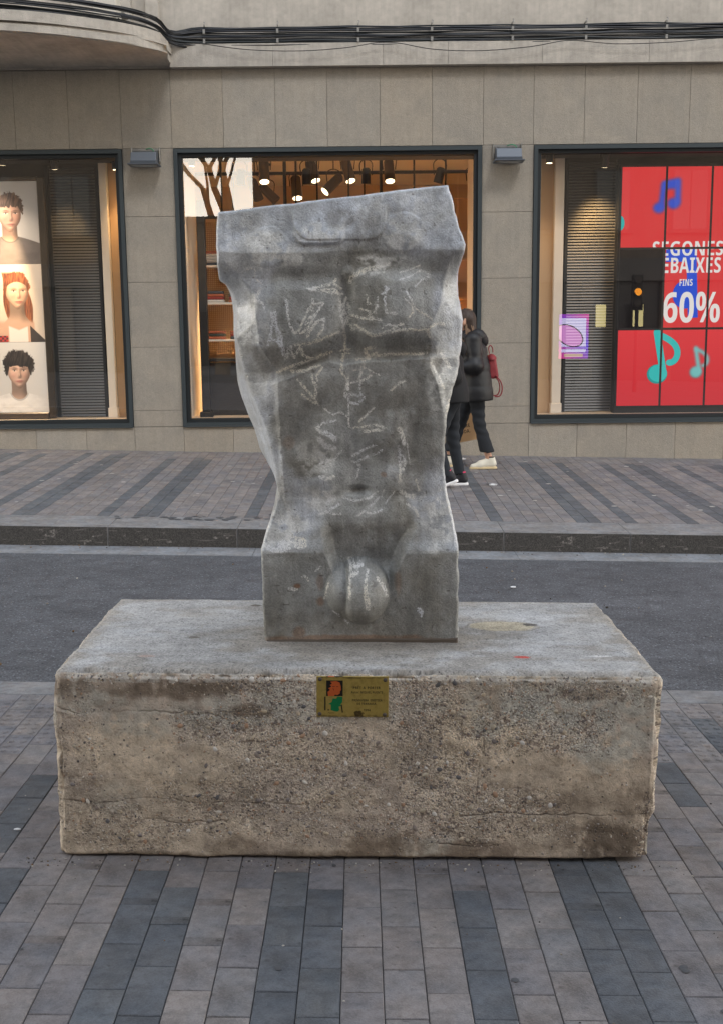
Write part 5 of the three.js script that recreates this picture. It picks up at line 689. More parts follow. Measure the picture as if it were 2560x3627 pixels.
// ---------------------------------------------------------------- things fixed to the facade
const lampBody = std({ color: rgb(86, 92, 100), roughness: 0.5, metalness: 0.3 }), steel = std({ color: rgb(150, 148, 144), roughness: 0.45, metalness: 0.7 });
for (const [x, l] of [[-2.36, 'blue grey floodlight on the pier between portrait window and middle window'], [1.665, 'blue grey floodlight on the pier left of the video wall window']]) {
  const t = thing('wall_floodlight', l, 'floodlight', [x, 3.42, WZ]), s = new THREE.Shape(); s.moveTo(0.015, -0.03); s.lineTo(0.235, -0.065); s.lineTo(0.24, -0.045); s.lineTo(0.2, -0.03); s.lineTo(0.165, 0.06); s.lineTo(0.05, 0.085); s.lineTo(0.015, 0.07); s.closePath();
  const g = new THREE.ExtrudeGeometry(s, { depth: 0.27, bevelEnabled: true, bevelSize: 0.005, bevelThickness: 0.005, bevelSegments: 2 }); g.rotateY(-Math.PI / 2); g.translate(0.135, 0, 0.02); part(t, 'housing', g, lampBody);
  part(t, 'visor', boxG(-0.165, 0.165, -0.075, -0.06, 0.03, 0.275, 0.004), lampBody); part(t, 'lens', boxG(-0.12, 0.12, -0.0785, -0.0755, 0.08, 0.22), std({ color: rgb(170, 176, 178), roughness: 0.15 }));
  part(t, 'bracket', merge([boxG(-0.16, -0.152, -0.02, 0.14, 0.004, 0.06, 0.002), boxG(0.152, 0.16, -0.02, 0.14, 0.004, 0.06, 0.002), boxG(-0.151, 0.151, 0.1, 0.13, 0.002, 0.01, 0.002)]), steel); for (const k of [-0.09, 0.07]) part(t, 'bolt', cylG([k, 0.115, 0.01], [k, 0.115, 0.022], 0.008, 0.008, 8), steel);
  part(t, 'cable', tubeG([[0.0, 0.12, 0.02], [0.05, 0.125, 0.06], [0.09, 0.1, 0.09], [0.1, 0.06, 0.08]], 0.006, 16, 6), std({ color: rgb(60, 128, 92), roughness: 0.6 }));
}
reseed(515); // cables along the cornice: they follow the balcony edge on the left, then run level to the right
const cabMats = [[20, 22, 26], [28, 30, 36], [16, 17, 19], [34, 38, 46], [22, 28, 30]].map((c) => std({ color: rgb(...c), roughness: 0.45 }));
for (let k = 0; k < 15; k++) {
  const y = 4.6 + 0.0145 * k + rr(-0.004, 0.004), r = k % 4 === 0 ? 0.013 : rr(0.006, 0.01), zz = WZ + 0.03 + rr(0, 0.07), P = [];
  for (const [bx, bz] of [[-4.6, -11.34], [-3.6, -11.41], [-3.0, -11.62], [-2.6, -11.86], [-2.3, -12.1], [-2.12, -12.4]]) P.push([bx + rr(-0.03, 0.03), 4.638 + 0.0135 * k + rr(-0.012, 0.012), bz - 0.02 * (k % 5)]);
  P.push([-2.0, lerp(4.65, y, 0.6), -12.72]); for (let x = -1.75; x < 7; x += 0.42) P.push([x, y + rr(-0.009, 0.009), zz + rr(-0.008, 0.008)]);
  single('facade_cable', 'black cable of the bundle running along the cornice and balcony edge', 'cable', tubeG(P, r, 130, 6), cabMats[k % 5], 'cables running along the cornice');
}
single('drooping_cable', 'thin black cable sagging below the cornice bundle', 'cable', tubeG([[-1.7, 4.62, WZ + 0.16], [-1.2, 4.55, WZ + 0.17], [-0.6, 4.53, WZ + 0.17], [-0.1, 4.56, WZ + 0.17], [0.25, 4.61, WZ + 0.165], [0.45, 4.6, WZ + 0.17], [0.8, 4.535, WZ + 0.18], [1.3, 4.51, WZ + 0.18], [1.9, 4.55, WZ + 0.175], [2.3, 4.61, WZ + 0.165], [2.8, 4.57, WZ + 0.17], [3.4, 4.58, WZ + 0.17], [4.0, 4.62, WZ + 0.165], [5.2, 4.6, WZ + 0.16]], 0.0045, 160, 5), cabMats[2]);
for (let x = -1.66, i = 0; x < 5; x += i % 2 ? 0.88 : 0.8, i++) { const c = thing('cable_clip', 'small grey steel clip holding the cornice cables', 'clip', [x, 4.6, WZ], 'clips on the cornice cables'); for (const y of [0.03, 0.13]) part(c, 'strap', boxG(-0.012, 0.012, y, y + 0.045, 0.118, 0.126, 0.001), steel); part(c, 'stud', cylG([0, 0.225, 0], [0, 0.225, 0.1], 0.007, 0.007, 8), steel); part(c, 'hook', tubeG([[0, 0.2, 0.121], [0.006, 0.225, 0.124], [0.012, 0.245, 0.11], [0, 0.255, 0.1]], 0.006, 12, 5), steel); }
{ const j = thing('junction_box', 'pale grey utility box above the balcony cables', 'box', [-2.62, 4.78, -12.42]); j.rotation.y = -0.12; part(j, 'body', boxG(-0.13, 0.12, 0, 0.32, -0.09, 0.09, 0.012), std({ color: rgb(196, 190, 178), roughness: 0.6 })); part(j, 'bracket', boxG(-0.1, 0.1, 0.1, 0.14, -0.39, -0.095, 0.006), steel); part(j, 'cable', tubeG([[0.1, 0.02, 0.02], [0.15, -0.02, 0.05], [0.1, -0.09, 0.08], [0.02, -0.06, 0.06], [0.06, 0.0, 0.03]], 0.009, 24, 6), cabMats[0]); }
// ---------------------------------------------------------------- the near side of the street, mirrored in the panes: two facades with a side street between them, a bare tree, a lit sign
const facadeMat = std({ map: rep(plasterTex, 0.4), color: rgb(160, 150, 140), roughness: 0.9 }), winFrame = std({ color: rgb(92, 84, 76), roughness: 0.6 }), winGlass = std({ color: rgb(26, 28, 32), roughness: 0.1 });
function facade(name, label, x0, x1, zf, depth, h, shopTop) {
  const b = thing(name, label, 'building', [0, 0, 0]); part(b, 'wall', boxG(x0, x1, shopTop, h, zf, zf + depth), facadeMat); part(b, 'shopfront', boxG(x0, x1, -0.8, shopTop - 0.002, zf + 0.25, zf + depth), std({ color: rgb(52, 50, 50), roughness: 0.4 }));
  part(b, 'fascia_board', boxG(x0, x1, shopTop - 0.55, shopTop + 0.12, zf - 0.06, zf + 0.249, 0.01), std({ color: rgb(92, 88, 84), roughness: 0.6 })); part(b, 'cornice', boxG(x0 - 0.001, x1 + 0.15, h - 0.3, h + 0.05, zf - 0.25, zf - 0.001, 0.02), facadeMat);
  for (let y = shopTop + 0.9; y + 1.9 < h; y += 3.0) for (let x = x0 + 0.9; x + 1.1 < x1; x += 2.3) { const w = part(b, 'window', boxG(x, x + 1.1, y, y + 1.8, zf - 0.02, zf - 0.004), winFrame); for (const k of [0.06, 0.57]) part(w, 'pane', boxG(x + k, x + k + 0.47, y + 0.06, y + 1.74, zf - 0.028, zf - 0.0205), winGlass); part(w, 'sill', boxG(x - 0.08, x + 1.18, y - 0.07, y - 0.001, zf - 0.14, zf - 0.003, 0.006), facadeMat); }
  for (let x = x0 + 0.2; x < x1; x += 2.4) part(b, 'pillar', boxG(x, x + 0.35, -0.8, shopTop - 0.56, zf, zf + 0.248, 0.01), facadeMat);
  return b;
}
facade('street_building', 'plastered building with shopfront standing behind the sculpture viewer', -3.11, 18, 8, 14, 16.5, 3.4);
facade('corner_building', 'plastered corner building on the far side of the side street', -26, -7.78, 8, 14, 16.5, 3.4);
facade('end_building', 'low building closing the end of the side street', -26, 8, 45, 8, 8.4, 3.2);
{ // bare plane tree at the mouth of the side street
  const t = thing('plane_tree', 'bare plane tree at the mouth of the side street', 'tree', [-4.1, -0.2, 7]); reseed(2024); const bark = std({ color: rgb(120, 106, 88), roughness: 0.95 }), G = [], T = [];
  const grow = (p, d, r, len, n) => {
    const pts = [[...p]], dir = d.clone(), q = new THREE.Vector3(...p); for (let k = 0; k < 4; k++) { dir.add(new THREE.Vector3(rr(-0.16, 0.16), rr(-0.05, 0.14), rr(-0.16, 0.16))).normalize(); q.addScaledVector(dir, len / 4); pts.push(q.toArray()); }
    const seg = pts.length - 1, rN = r * 0.62; for (let i = 0; i < seg; i++) (n === 0 ? T : G).push(cylG(pts[i], pts[i + 1], lerp(r, rN, i / seg), lerp(r, rN, (i + 1) / seg), n < 2 ? 10 : 5));
    if (n >= 5) return; const kids = n === 0 ? 4 : n < 3 ? 3 : 3; for (let k = 0; k < kids; k++) { const a = rr(0, 6.28), s = rr(0.45, 0.95), c = new THREE.Vector3(dir.x + Math.cos(a) * s, dir.y * 0.7 + (n < 2 ? 0.25 : 0), dir.z + Math.sin(a) * s).normalize(), at = pts[k === 0 ? seg : seg - (k % 2)]; grow(at, c, rN * rr(0.62, 0.85), len * rr(0.6, 0.82), n + 1); }
  };
  grow([0, 0, 0], new THREE.Vector3(0.02, 1, 0), 0.24, 4.2, 0); part(t, 'trunk', merge(T), bark); part(t, 'crown', merge(G), bark);
}
{ // back-lit advertising panel and two lit niches of the shop opposite, an amber traffic light
  const tx = canvasTex(384, 560, (c, w, h) => { c.fillStyle = '#7a2bd0'; c.fillRect(0, 0, w, h); const g = c.createLinearGradient(0, 0, w, h); g.addColorStop(0, '#d83a9a'); g.addColorStop(0.5, '#5a34d8'); g.addColorStop(1, '#e0408a'); c.fillStyle = g; c.fillRect(0, 0, w, h); c.fillStyle = '#cfc8f0'; c.fillRect(34, 50, w - 68, 360); c.fillStyle = '#d48ad0'; c.strokeStyle = '#2a1830'; c.lineWidth = 14; c.save(); c.translate(250, 270); c.rotate(-0.5); c.beginPath(); c.ellipse(0, 0, 190, 120, 0, 0, 7); c.save(); c.restore(); c.fill(); c.stroke(); c.restore(); c.fillStyle = '#cfc8f0'; c.fillRect(34, 440, w - 68, 40); c.fillStyle = '#c8a890'; c.fillRect(70, 500, w - 140, 36); });
  const a = thing('advertising_panel', 'purple back-lit advertising panel with a pink spectacle lens by the shop opposite', 'sign', [5.35, 1.28, 2.2]); a.rotation.y = Math.PI; const f = new THREE.PlaneGeometry(0.74, 1.1); f.translate(0, 0, 0.051); part(a, 'screen', f, std({ color: 0x000000, emissive: 0xffffff, emissiveMap: tx, emissiveIntensity: 5.5 })); part(a, 'case', boxG(-0.41, 0.41, -0.6, 0.6, -0.05, 0.05, 0.01), blackMat); part(a, 'post', boxG(-0.06, 0.06, -1.5, -0.601, -0.04, 0.04, 0.004), blackMat);
  const nm = std({ color: 0x000000, emissive: new THREE.Color(1, 0.84, 0.38), emissiveIntensity: 3.5 });
  for (const x of [7.1, 8.22]) { const n = thing('lit_niche', 'tall glowing yellow display niche in the shopfront opposite', 'lamp', [x, 1.5, 7.94], 'lit niches in the shopfront opposite'); part(n, 'lamp_face', boxG(0, 0.3, 0, 0.66, -0.04, 0), nm); part(n, 'surround', boxG(-0.04, 0.34, -0.04, 0.7, 0.003, 0.05, 0.004), blackMat); }
  const tl = thing('traffic_light', 'traffic light showing amber beside the road', 'traffic light', [6.75, -0.2, 1.5]); part(tl, 'pole', cylG([0, 0, 0], [0, 2.1, 0], 0.05, 0.045, 14), blackMat); part(tl, 'housing', boxG(-0.13, 0.13, 2.1, 2.95, -0.08, 0.08, 0.02), blackMat);
  [0.72, 0.44, 0.16].forEach((y, i) => { const g = new THREE.CircleGeometry(0.09, 20); g.rotateY(Math.PI); g.translate(0, 2.1 + y, -0.083); part(tl, 'signal_lens', g, i === 1 ? std({ color: 0x000000, emissive: new THREE.Color(1, 0.35, 0.03), emissiveIntensity: 6 }) : std({ color: rgb(30, 16, 14), roughness: 0.3 })); const v = new THREE.CylinderGeometry(0.1, 0.1, 0.12, 16, 1, true, Math.PI * 0.5, Math.PI); v.rotateX(Math.PI / 2); v.rotateZ(Math.PI); v.translate(0, 2.1 + y, -0.14); part(tl, 'visor', v, blackMat); });
}
// ---------------------------------------------------------------- two people walking to the left along the far pavement (local frame: facing -x, feet on y = 0)
const capD = (x, y, z, c) => { const [ax, ay, az, bx, by, bz, ra, rb] = c, dx = bx - ax, dy = by - ay, dz = bz - az, t = clamp(((x - ax) * dx + (y - ay) * dy + (z - az) * dz) / (dx * dx + dy * dy + dz * dz)); return Math.hypot(x - ax - t * dx, y - ay - t * dy, z - az - t * dz) - lerp(ra, rb, t); };
const smin = (a, b, k) => { const h = clamp(0.5 + (0.5 * (b - a)) / k); return lerp(b, a, h) - k * h * (1 - h); };
const field = (caps, k = 0.03) => (x, y, z) => { let d = 9; for (const c of caps) d = smin(d, capD(x, y, z, c), k); return d; };
const C = (a, b, ra, rb = ra) => [...a, ...b, ra, rb];
function handGeo(w, dir, out, palmN) { // wrist point, direction of the hand, direction towards the thumb, palm normal; relaxed, slightly curled
  const D = new THREE.Vector3(...dir).normalize(), T = new THREE.Vector3(...out).normalize(), N = new THREE.Vector3(...palmN).normalize(), P = (a, b, c) => new THREE.Vector3(...w).addScaledVector(D, a).addScaledVector(T, b).addScaledVector(N, c).toArray(), L = [C(P(-0.03, 0, 0), P(0.02, 0, 0), 0.024, 0.026)];
  for (const b of [-0.022, 0, 0.022]) L.push(C(P(0.02, b * 0.8, 0), P(0.085, b, 0), 0.016, 0.014));
  const palm = field(L, 0.02), F = []; [[-0.029, 0.06], [-0.0098, 0.074], [0.0098, 0.08], [0.029, 0.07]].forEach(([b, l]) => F.push(field([C(P(0.075, b, 0), P(0.075 + l * 0.45, b * 1.08, 0.012), 0.0092, 0.0088), C(P(0.075 + l * 0.45, b * 1.08, 0.012), P(0.075 + l * 0.72, b * 1.1, 0.034), 0.0088, 0.0082), C(P(0.075 + l * 0.72, b * 1.1, 0.034), P(0.075 + l * 0.8, b * 1.1, 0.056), 0.0082, 0.0074)], 0.004)));
  F.push(field([C(P(0.015, 0.026, 0.004), P(0.045, 0.05, 0.018), 0.014, 0.0105), C(P(0.045, 0.05, 0.018), P(0.075, 0.056, 0.034), 0.0105, 0.009)], 0.006));
  const f = (x, y, z) => { let d = palm(x, y, z); for (const q of F) d = Math.min(d, smin(d, q(x, y, z), 0.003)); return d; };
  return sdfMesh(f, w.map((v) => v - 0.17), w.map((v) => v + 0.17), 0.0045);
}
function shoe(parent, ax, ay, az, pitch, upper, sole, lining, L = 0.27) { // ankle position; toe towards -x
  const s = part(parent, 'shoe'); s.position.set(ax, ay, az); s.rotation.z = pitch; const k = L / 0.27;
  const up = field([C([0.035, -0.03, 0], [0.02, 0.03, 0], 0.034, 0.036), C([0.03, -0.045, 0], [-0.1 * k, -0.052, 0], 0.035, 0.036), C([-0.1 * k, -0.055, 0], [-0.185 * k, -0.064, 0.004], 0.038, 0.026), C([0.0, 0.0, 0], [-0.09 * k, -0.03, 0], 0.034, 0.03)], 0.03);
  part(s, 'upper', sdfMesh((x, y, z) => Math.max(up(x, y, z), -0.082 - y, y - 0.035 - 0.25 * Math.max(0, x)), [-0.26, -0.12, -0.08], [0.1, 0.1, 0.08], 0.007), upper);
  const so = field([C([0.045, -0.085, 0], [-0.08 * k, -0.085, 0], 0.036, 0.038), C([-0.08 * k, -0.085, 0], [-0.19 * k, -0.085, 0.004], 0.042, 0.03)], 0.02);
  part(s, 'sole', sdfMesh((x, y, z) => Math.max(so(x, y, z), y + 0.066, -0.096 - y), [-0.27, -0.12, -0.08], [0.12, -0.04, 0.08], 0.007), sole);
  part(s, 'collar', new THREE.TorusGeometry(0.036, 0.008, 6, 20).rotateX(Math.PI / 2).translate(0.012, 0.036, 0), lining); const laces = []; for (let i = 0; i < 4; i++) laces.push(cylG([-0.03 - 0.02 * i, 0.006 - 0.012 * i, -0.02], [-0.036 - 0.02 * i, 0.006 - 0.012 * i, 0.02], 0.004, 0.004, 5)); part(s, 'laces', merge(laces), sole);
}
const skin = phy({ color: rgb(206, 160, 136), roughness: 0.6, sheen: 0.2 }), eyeM = std({ color: rgb(236, 232, 226), roughness: 0.2 }), irisM = std({ color: rgb(50, 38, 28), roughness: 0.2 }), lipM = std({ color: rgb(178, 104, 96), roughness: 0.5 });
function figure(o) { // o: joints
  const p = thing('person', o.label, 'person', o.at, 'people walking on the far pavement'); const J = o.J, h = J.head;
  const headF = field([C([h[0], h[1] + 0.025, 0], [h[0] - 0.005, h[1] + 0.02, 0.001], 0.086, 0.086), C([h[0] - 0.03, h[1] - 0.05, 0], [h[0] - 0.055, h[1] - 0.085, 0.001], 0.052, 0.036), C([h[0] + 0.035, h[1] + 0.03, 0], [h[0] + 0.03, h[1] + 0.02, 0.001], 0.072), C([h[0] - 0.08, h[1] + 0.005, 0], [h[0] - 0.103, h[1] - 0.028, 0], 0.01, 0.014), C([h[0] - 0.068, h[1] + 0.022, -0.04], [h[0] - 0.068, h[1] + 0.022, 0.04], 0.018), C([h[0] - 0.082, h[1] - 0.06, -0.018], [h[0] - 0.082, h[1] - 0.06, 0.018], 0.01), C([h[0] + 0.005, h[1] - 0.02, 0.083], [h[0] + 0.012, h[1] + 0.03, 0.09], 0.014), C([h[0] + 0.005, h[1] - 0.02, -0.083], [h[0] + 0.012, h[1] + 0.03, -0.09], 0.014), C(J.neck, [h[0] + 0.02, h[1] - 0.04, 0], 0.052, 0.048)], 0.022);
  const caps = [C(J.neck, J.chest, 0.055, 0.1), C(J.chest, J.belly, 0.115, 0.1), C(J.belly, J.hip, 0.105, 0.115)];
  for (const s of [-1, 1]) { const A = s < 0 ? J.far : J.near; caps.push(C([J.chest[0], J.chest[1] + 0.1, s * 0.06], A.sh, 0.06, 0.05), C(A.sh, A.el, 0.047, 0.036), C(A.el, A.wr, 0.036, 0.025), C([J.hip[0], J.hip[1], s * 0.07], A.hp, 0.095, 0.088), C(A.hp, A.kn, 0.082, 0.052), C(A.kn, A.an, 0.05, 0.034)); }
  const bodyG = [sdfMesh(field(caps, 0.03), [-0.65, 0.02, -0.4], [0.5, 1.55, 0.4], 0.014), sdfMesh(headF, [h[0] - 0.2, h[1] - 0.22, -0.16], [h[0] + 0.2, h[1] + 0.18, 0.16], 0.008)];
  for (const A of [J.far, J.near]) bodyG.push(handGeo(A.wr, A.hd, A.th, A.pn)); const body = part(p, 'body', merge(bodyG), skin);
  for (const s of [-1, 1]) { const e = new THREE.SphereGeometry(0.0115, 12, 8); e.translate(h[0] - 0.08, h[1] + 0.004, s * 0.032); part(body, 'eye', e, eyeM); const i = new THREE.SphereGeometry(0.006, 8, 6); i.translate(h[0] - 0.0885, h[1] + 0.003, s * 0.032); part(body, 'iris', i, irisM); } part(body, 'lips', new THREE.SphereGeometry(1, 10, 6).scale(0.008, 0.007, 0.024).translate(h[0] - 0.092, h[1] - 0.058, 0), lipM);
  // trousers: legs and hips, wrinkled at the knee, open hems
  const T = []; for (const s of [-1, 1]) { const A = s < 0 ? J.far : J.near; T.push(C([J.hip[0], J.hip[1] + 0.03, s * 0.05], A.hp, 0.115, 0.105), C(A.hp, A.kn, 0.098, 0.062), C(A.kn, [lerp(A.kn[0], A.an[0], 0.97), lerp(A.kn[1], A.an[1], o.crop), A.an[2]], 0.06, o.flare)); } const tf = field(T, 0.03);
  part(p, 'trousers', sdfMesh((x, y, z) => Math.max(o.cropY - y + 0.012 * (n3(x * 50, 1, z * 50) - 0.5), tf(x, y, z)) + 0.004 * Math.sin(y * 70 + 20 * x) * sstep(0.25, 0.1, Math.abs(y - 0.5)) + 0.006 * (fbm3(x * 16, y * 20, z * 16, 2) - 0.5), [-0.7, 0.05, -0.35], [0.55, 1.05, 0.35], 0.012), o.trouserM);
  // jacket: padded rings on the trunk and the sleeves
  const K = [C([J.neck[0] + 0.01, J.neck[1] - 0.03, 0], J.chest, 0.1, 0.14)]; for (const w of [-0.07, 0.07]) K.push(C([J.chest[0], J.chest[1], w * 0.8], [J.belly[0], J.belly[1], w], 0.145, 0.148), C([J.belly[0], J.belly[1], w], [J.hip[0] + 0.01, o.hem + 0.12, w * 1.1], 0.148, 0.16), C([J.hip[0] + 0.01, o.hem + 0.12, w * 1.1], [J.hip[0] + 0.02, o.hem - 0.1, w * 1.2], 0.16, 0.178)); for (const s of [-1, 1]) { const A = s < 0 ? J.far : J.near; K.push(C([J.chest[0], J.chest[1] + 0.1, s * 0.08], A.sh, 0.09, 0.085), C(A.sh, A.el, 0.078, 0.068), C(A.el, [lerp(A.el[0], A.wr[0], 0.88), lerp(A.el[1], A.wr[1], 0.88), lerp(A.el[2], A.wr[2], 0.88)], 0.068, 0.05)); } const kf = field(K, 0.035);
  part(p, 'jacket', sdfMesh((x, y, z) => Math.max(kf(x, y, z) * 1.0 - o.puff * Math.abs(Math.sin((y - o.hem) * (Math.PI / 0.155))) + 0.008 * (fbm3(x * 10, y * 10, z * 10, 2) - 0.5), o.hem - y + 0.02 * x), [-0.6, o.hem - 0.04, -0.45], [0.45, 1.56, 0.45], 0.013), o.jacketM);
  const hood = field([C([J.neck[0] + 0.1, J.neck[1] - 0.02, -0.09], [J.neck[0] + 0.1, J.neck[1] - 0.02, 0.09], 0.075), C([J.neck[0] + 0.14, J.neck[1] - 0.07, -0.04], [J.neck[0] + 0.14, J.neck[1] - 0.07, 0.04], 0.075), C([J.neck[0] - 0.03, J.neck[1] - 0.03, -0.09], [J.neck[0] + 0.08, J.neck[1], -0.1], 0.045), C([J.neck[0] - 0.03, J.neck[1] - 0.03, 0.09], [J.neck[0] + 0.08, J.neck[1], 0.1], 0.045)], 0.04); part(p, 'hood', sdfMesh((x, y, z) => hood(x, y, z) + 0.008 * (fbm3(x * 18, y * 18, z * 18, 2) - 0.5), [-0.3, 1.15, -0.25], [0.4, 1.65, 0.25], 0.012), o.jacketM);
  // hair: cap, fall down the back, loose locks
  const hc = field([C([h[0] + 0.025, h[1] + 0.05, 0], [h[0] + 0.02, h[1] + 0.045, 0.001], 0.094), C([h[0] + 0.05, h[1] + 0.02, -0.03], [h[0] + 0.075, h[1] - 0.13, -0.03], 0.075, 0.06), C([h[0] + 0.05, h[1] + 0.02, 0.03], [h[0] + 0.075, h[1] - 0.13, 0.03], 0.075, 0.06)], 0.03);
  part(p, 'hair', sdfMesh((x, y, z) => Math.max(hc(x, y, z) + 0.01 * (n3(x * 60, y * 9, z * 60) - 0.5), -(x - h[0] + 0.035 + 0.35 * Math.max(0, y - h[1] - 0.03)) * (y < h[1] + 0.075 ? 1 : 0.1)), [h[0] - 0.16, h[1] - 0.26, -0.16], [h[0] + 0.24, h[1] + 0.18, 0.16], 0.008), o.hairM);
  const locks = []; for (let i = 0; i < o.locks; i++) { const z = rr(0.03, 0.1) * (i % 3 ? 1 : -1), x = h[0] + rr(0.0, 0.09), l = rr(0.22, 0.33); locks.push(tubeG([[x, h[1] - 0.02, z * 0.9], [x + rr(0, 0.03), h[1] - 0.12, z + 0.02], [x + rr(-0.05, 0.02), h[1] - 0.12 - l * 0.5, z + 0.06], [x + rr(-0.09, 0.0), h[1] - 0.1 - l, z + 0.065]], rr(0.005, 0.009), 14, 6)); } if (locks.length) part(p, 'loose_locks', merge(locks), o.lockM);
  shoe(p, J.near.an[0], J.near.an[1], J.near.an[2], J.near.ft, ...o.shoe); shoe(p, J.far.an[0], J.far.an[1], J.far.an[2], J.far.ft, ...o.shoe);
  return p;
}
reseed(64);
const denim = std({ color: rgb(30, 33, 38), roughness: 0.9 }), puffer = phy({ color: rgb(20, 20, 23), roughness: 0.55, sheen: 0.3 }), coatM = std({ color: rgb(19, 19, 22), roughness: 0.8 });
figure({ label: 'person in black puffer jacket and cropped dark jeans carrying a red backpack', at: [1.22, farY(1.22, -11.9), -11.9], crop: 1.0, cropY: 0.185, flare: 0.082, hem: 0.735, puff: 0.009, trouserM: denim, jacketM: puffer, hairM: std({ color: rgb(56, 42, 34), roughness: 0.6 }), lockM: std({ color: rgb(126, 100, 78), roughness: 0.6 }), locks: 22,
  shoe: [std({ color: rgb(214, 208, 192), roughness: 0.7 }), std({ color: rgb(198, 178, 140), roughness: 0.8 }), std({ color: rgb(24, 24, 26), roughness: 0.9 }), 0.265],
  J: { head: [-0.12, 1.56, 0], neck: [-0.075, 1.43, 0], chest: [-0.03, 1.24, 0], belly: [0.0, 1.03, 0], hip: [0, 0.9, 0], near: { sh: [-0.04, 1.36, 0.17], el: [-0.02, 1.1, 0.23], wr: [-0.24, 1.08, 0.2], hd: [-1, 0.1, -0.15], th: [0, 1, 0], pn: [0, 0, -1], hp: [0.0, 0.88, 0.085], kn: [0.04, 0.49, 0.09], an: [0.155, 0.098, 0.09], ft: 0 }, far: { sh: [-0.04, 1.36, -0.17], el: [-0.03, 1.09, -0.23], wr: [-0.07, 0.86, -0.24], hd: [0, -1, 0], th: [-1, 0, 0], pn: [0, 0, 1], hp: [-0.01, 0.88, -0.085], kn: [-0.14, 0.5, -0.09], an: [-0.29, 0.104, -0.09], ft: -0.12 } } });
figure({ label: 'person in plain black coat, dark jeans and black trainers with pink collars', at: [0.84, farY(0.84, -10.6), -10.6], crop: 1.0, cropY: 0.115, flare: 0.05, hem: 0.82, puff: 0.003, trouserM: std({ color: rgb(34, 38, 44), roughness: 0.9 }), jacketM: coatM, hairM: std({ color: rgb(48, 38, 32), roughness: 0.6 }), lockM: null, locks: 0,
  shoe: [std({ color: rgb(26, 26, 32), roughness: 0.6 }), std({ color: rgb(224, 222, 222), roughness: 0.7 }), std({ color: rgb(216, 64, 104), roughness: 0.7 }), 0.25],
  J: { head: [-0.08, 1.52, 0], neck: [-0.05, 1.39, 0], chest: [-0.02, 1.2, 0], belly: [0.0, 1.0, 0], hip: [0, 0.87, 0], near: { sh: [-0.02, 1.32, 0.17], el: [0.03, 1.07, 0.22], wr: [-0.13, 0.9, 0.22], hd: [-0.6, -0.8, 0], th: [-0.7, 0.5, 0], pn: [0, 0, -1], hp: [0.0, 0.85, 0.085], kn: [-0.12, 0.47, 0.09], an: [-0.02, 0.13, 0.09], ft: 0.35 }, far: { sh: [-0.02, 1.32, -0.17], el: [-0.1, 1.07, -0.22], wr: [-0.26, 0.93, -0.2], hd: [-0.8, -0.5, 0], th: [0, 1, 0], pn: [0, 0, 1], hp: [0.02, 0.85, -0.085], kn: [0.045, 0.47, -0.09], an: [0.12, 0.1, -0.09], ft: 0 } } });
{ // red backpack worn by the first walker
  const b = thing('backpack', 'small red backpack on the back of the walker in the puffer jacket', 'backpack', [1.22 + 0.185, farY(1.22, -11.9) + 0.96, -11.9]); b.rotation.z = 0.1; b.scale.set(0.82, 0.84, 0.85); const red = std({ color: rgb(132, 44, 48), roughness: 0.65 });
  const s = (x, y, z) => Math.hypot(Math.max(0, Math.abs(x - 0.01) - 0.035 + 0.02 * (y / 0.3)), Math.max(0, Math.abs(y - 0.14) - 0.1), Math.max(0, Math.abs(z) - 0.08)) - 0.035; part(b, 'bag', sdfMesh((x, y, z) => s(x, y, z) + 0.006 * (fbm3(x * 20, y * 20, z * 20, 2) - 0.5), [-0.12, -0.08, -0.2], [0.16, 0.4, 0.2], 0.01), red);
  part(b, 'flap', new THREE.SphereGeometry(1, 18, 8, 0, 6.29, 0, 1.6).scale(0.07, 0.07, 0.135).translate(0.01, 0.245, 0), red); part(b, 'handle', tubeG([[-0.01, 0.32, 0.03], [-0.01, 0.4, 0.02], [0.02, 0.42, 0], [0.04, 0.38, 0], [0.04, 0.33, 0]], 0.007, 18, 6), red);
  for (const z of [-0.12, 0.12]) part(b, 'strap', tubeG([[0.04, 0.04, z], [0.095, -0.05, z], [0.1, -0.15, z], [0.06, -0.22, z], [0.0, -0.22, z]], 0.009, 18, 6), red);
}
{ // paper carrier bag in the far hand
  const tx = canvasTex(512, 512, (c, w, h) => { c.fillStyle = '#b8946c'; c.fillRect(0, 0, w, h); for (let k = 0; k < 500; k++) { c.fillStyle = `rgba(${rnd() < 0.5 ? '90,66,40' : '214,180,140'},${rr(0.03, 0.12)})`; c.fillRect(rr(0, w), rr(0, h), rr(2, 60), rr(1, 3)); } c.fillStyle = '#3a2e24'; c.font = 'bold 76px sans-serif'; c.textAlign = 'center'; c.fillText('WE ARE', 276, 300); c.fillText('MODA.', 276, 385); });
  const b = thing('paper_bag', 'brown paper carrier bag with dark lettering held beside the walker in the puffer jacket', 'bag', [1.13, farY(1.13, -12.16) + 0.26, -12.16]); b.rotation.z = 0.18;
  const g = new THREE.BoxGeometry(0.3, 0.36, 0.1, 6, 6, 3); g.translate(0, 0.18, 0); const p = g.attributes.position; for (let i = 0; i < p.count; i++) { const y = p.getY(i); p.setZ(i, p.getZ(i) * lerp(1, 0.55, y / 0.36) + 0.008 * (n2(p.getX(i) * 20, y * 20) - 0.5)); p.setX(i, p.getX(i) + 0.01 * (n2(y * 18, p.getZ(i) * 30) - 0.5)); } g.computeVertexNormals(); part(b, 'sack', g, std({ map: tx, roughness: 0.85 }));
  for (const z of [-0.03, 0.03]) part(b, 'handle', tubeG([[-0.07, 0.35, z], [-0.05, 0.46, z * 0.4], [0, 0.5, 0], [0.05, 0.46, z * 0.4], [0.07, 0.35, z]], 0.005, 18, 5), std({ color: rgb(150, 118, 84), roughness: 0.9 }));
}
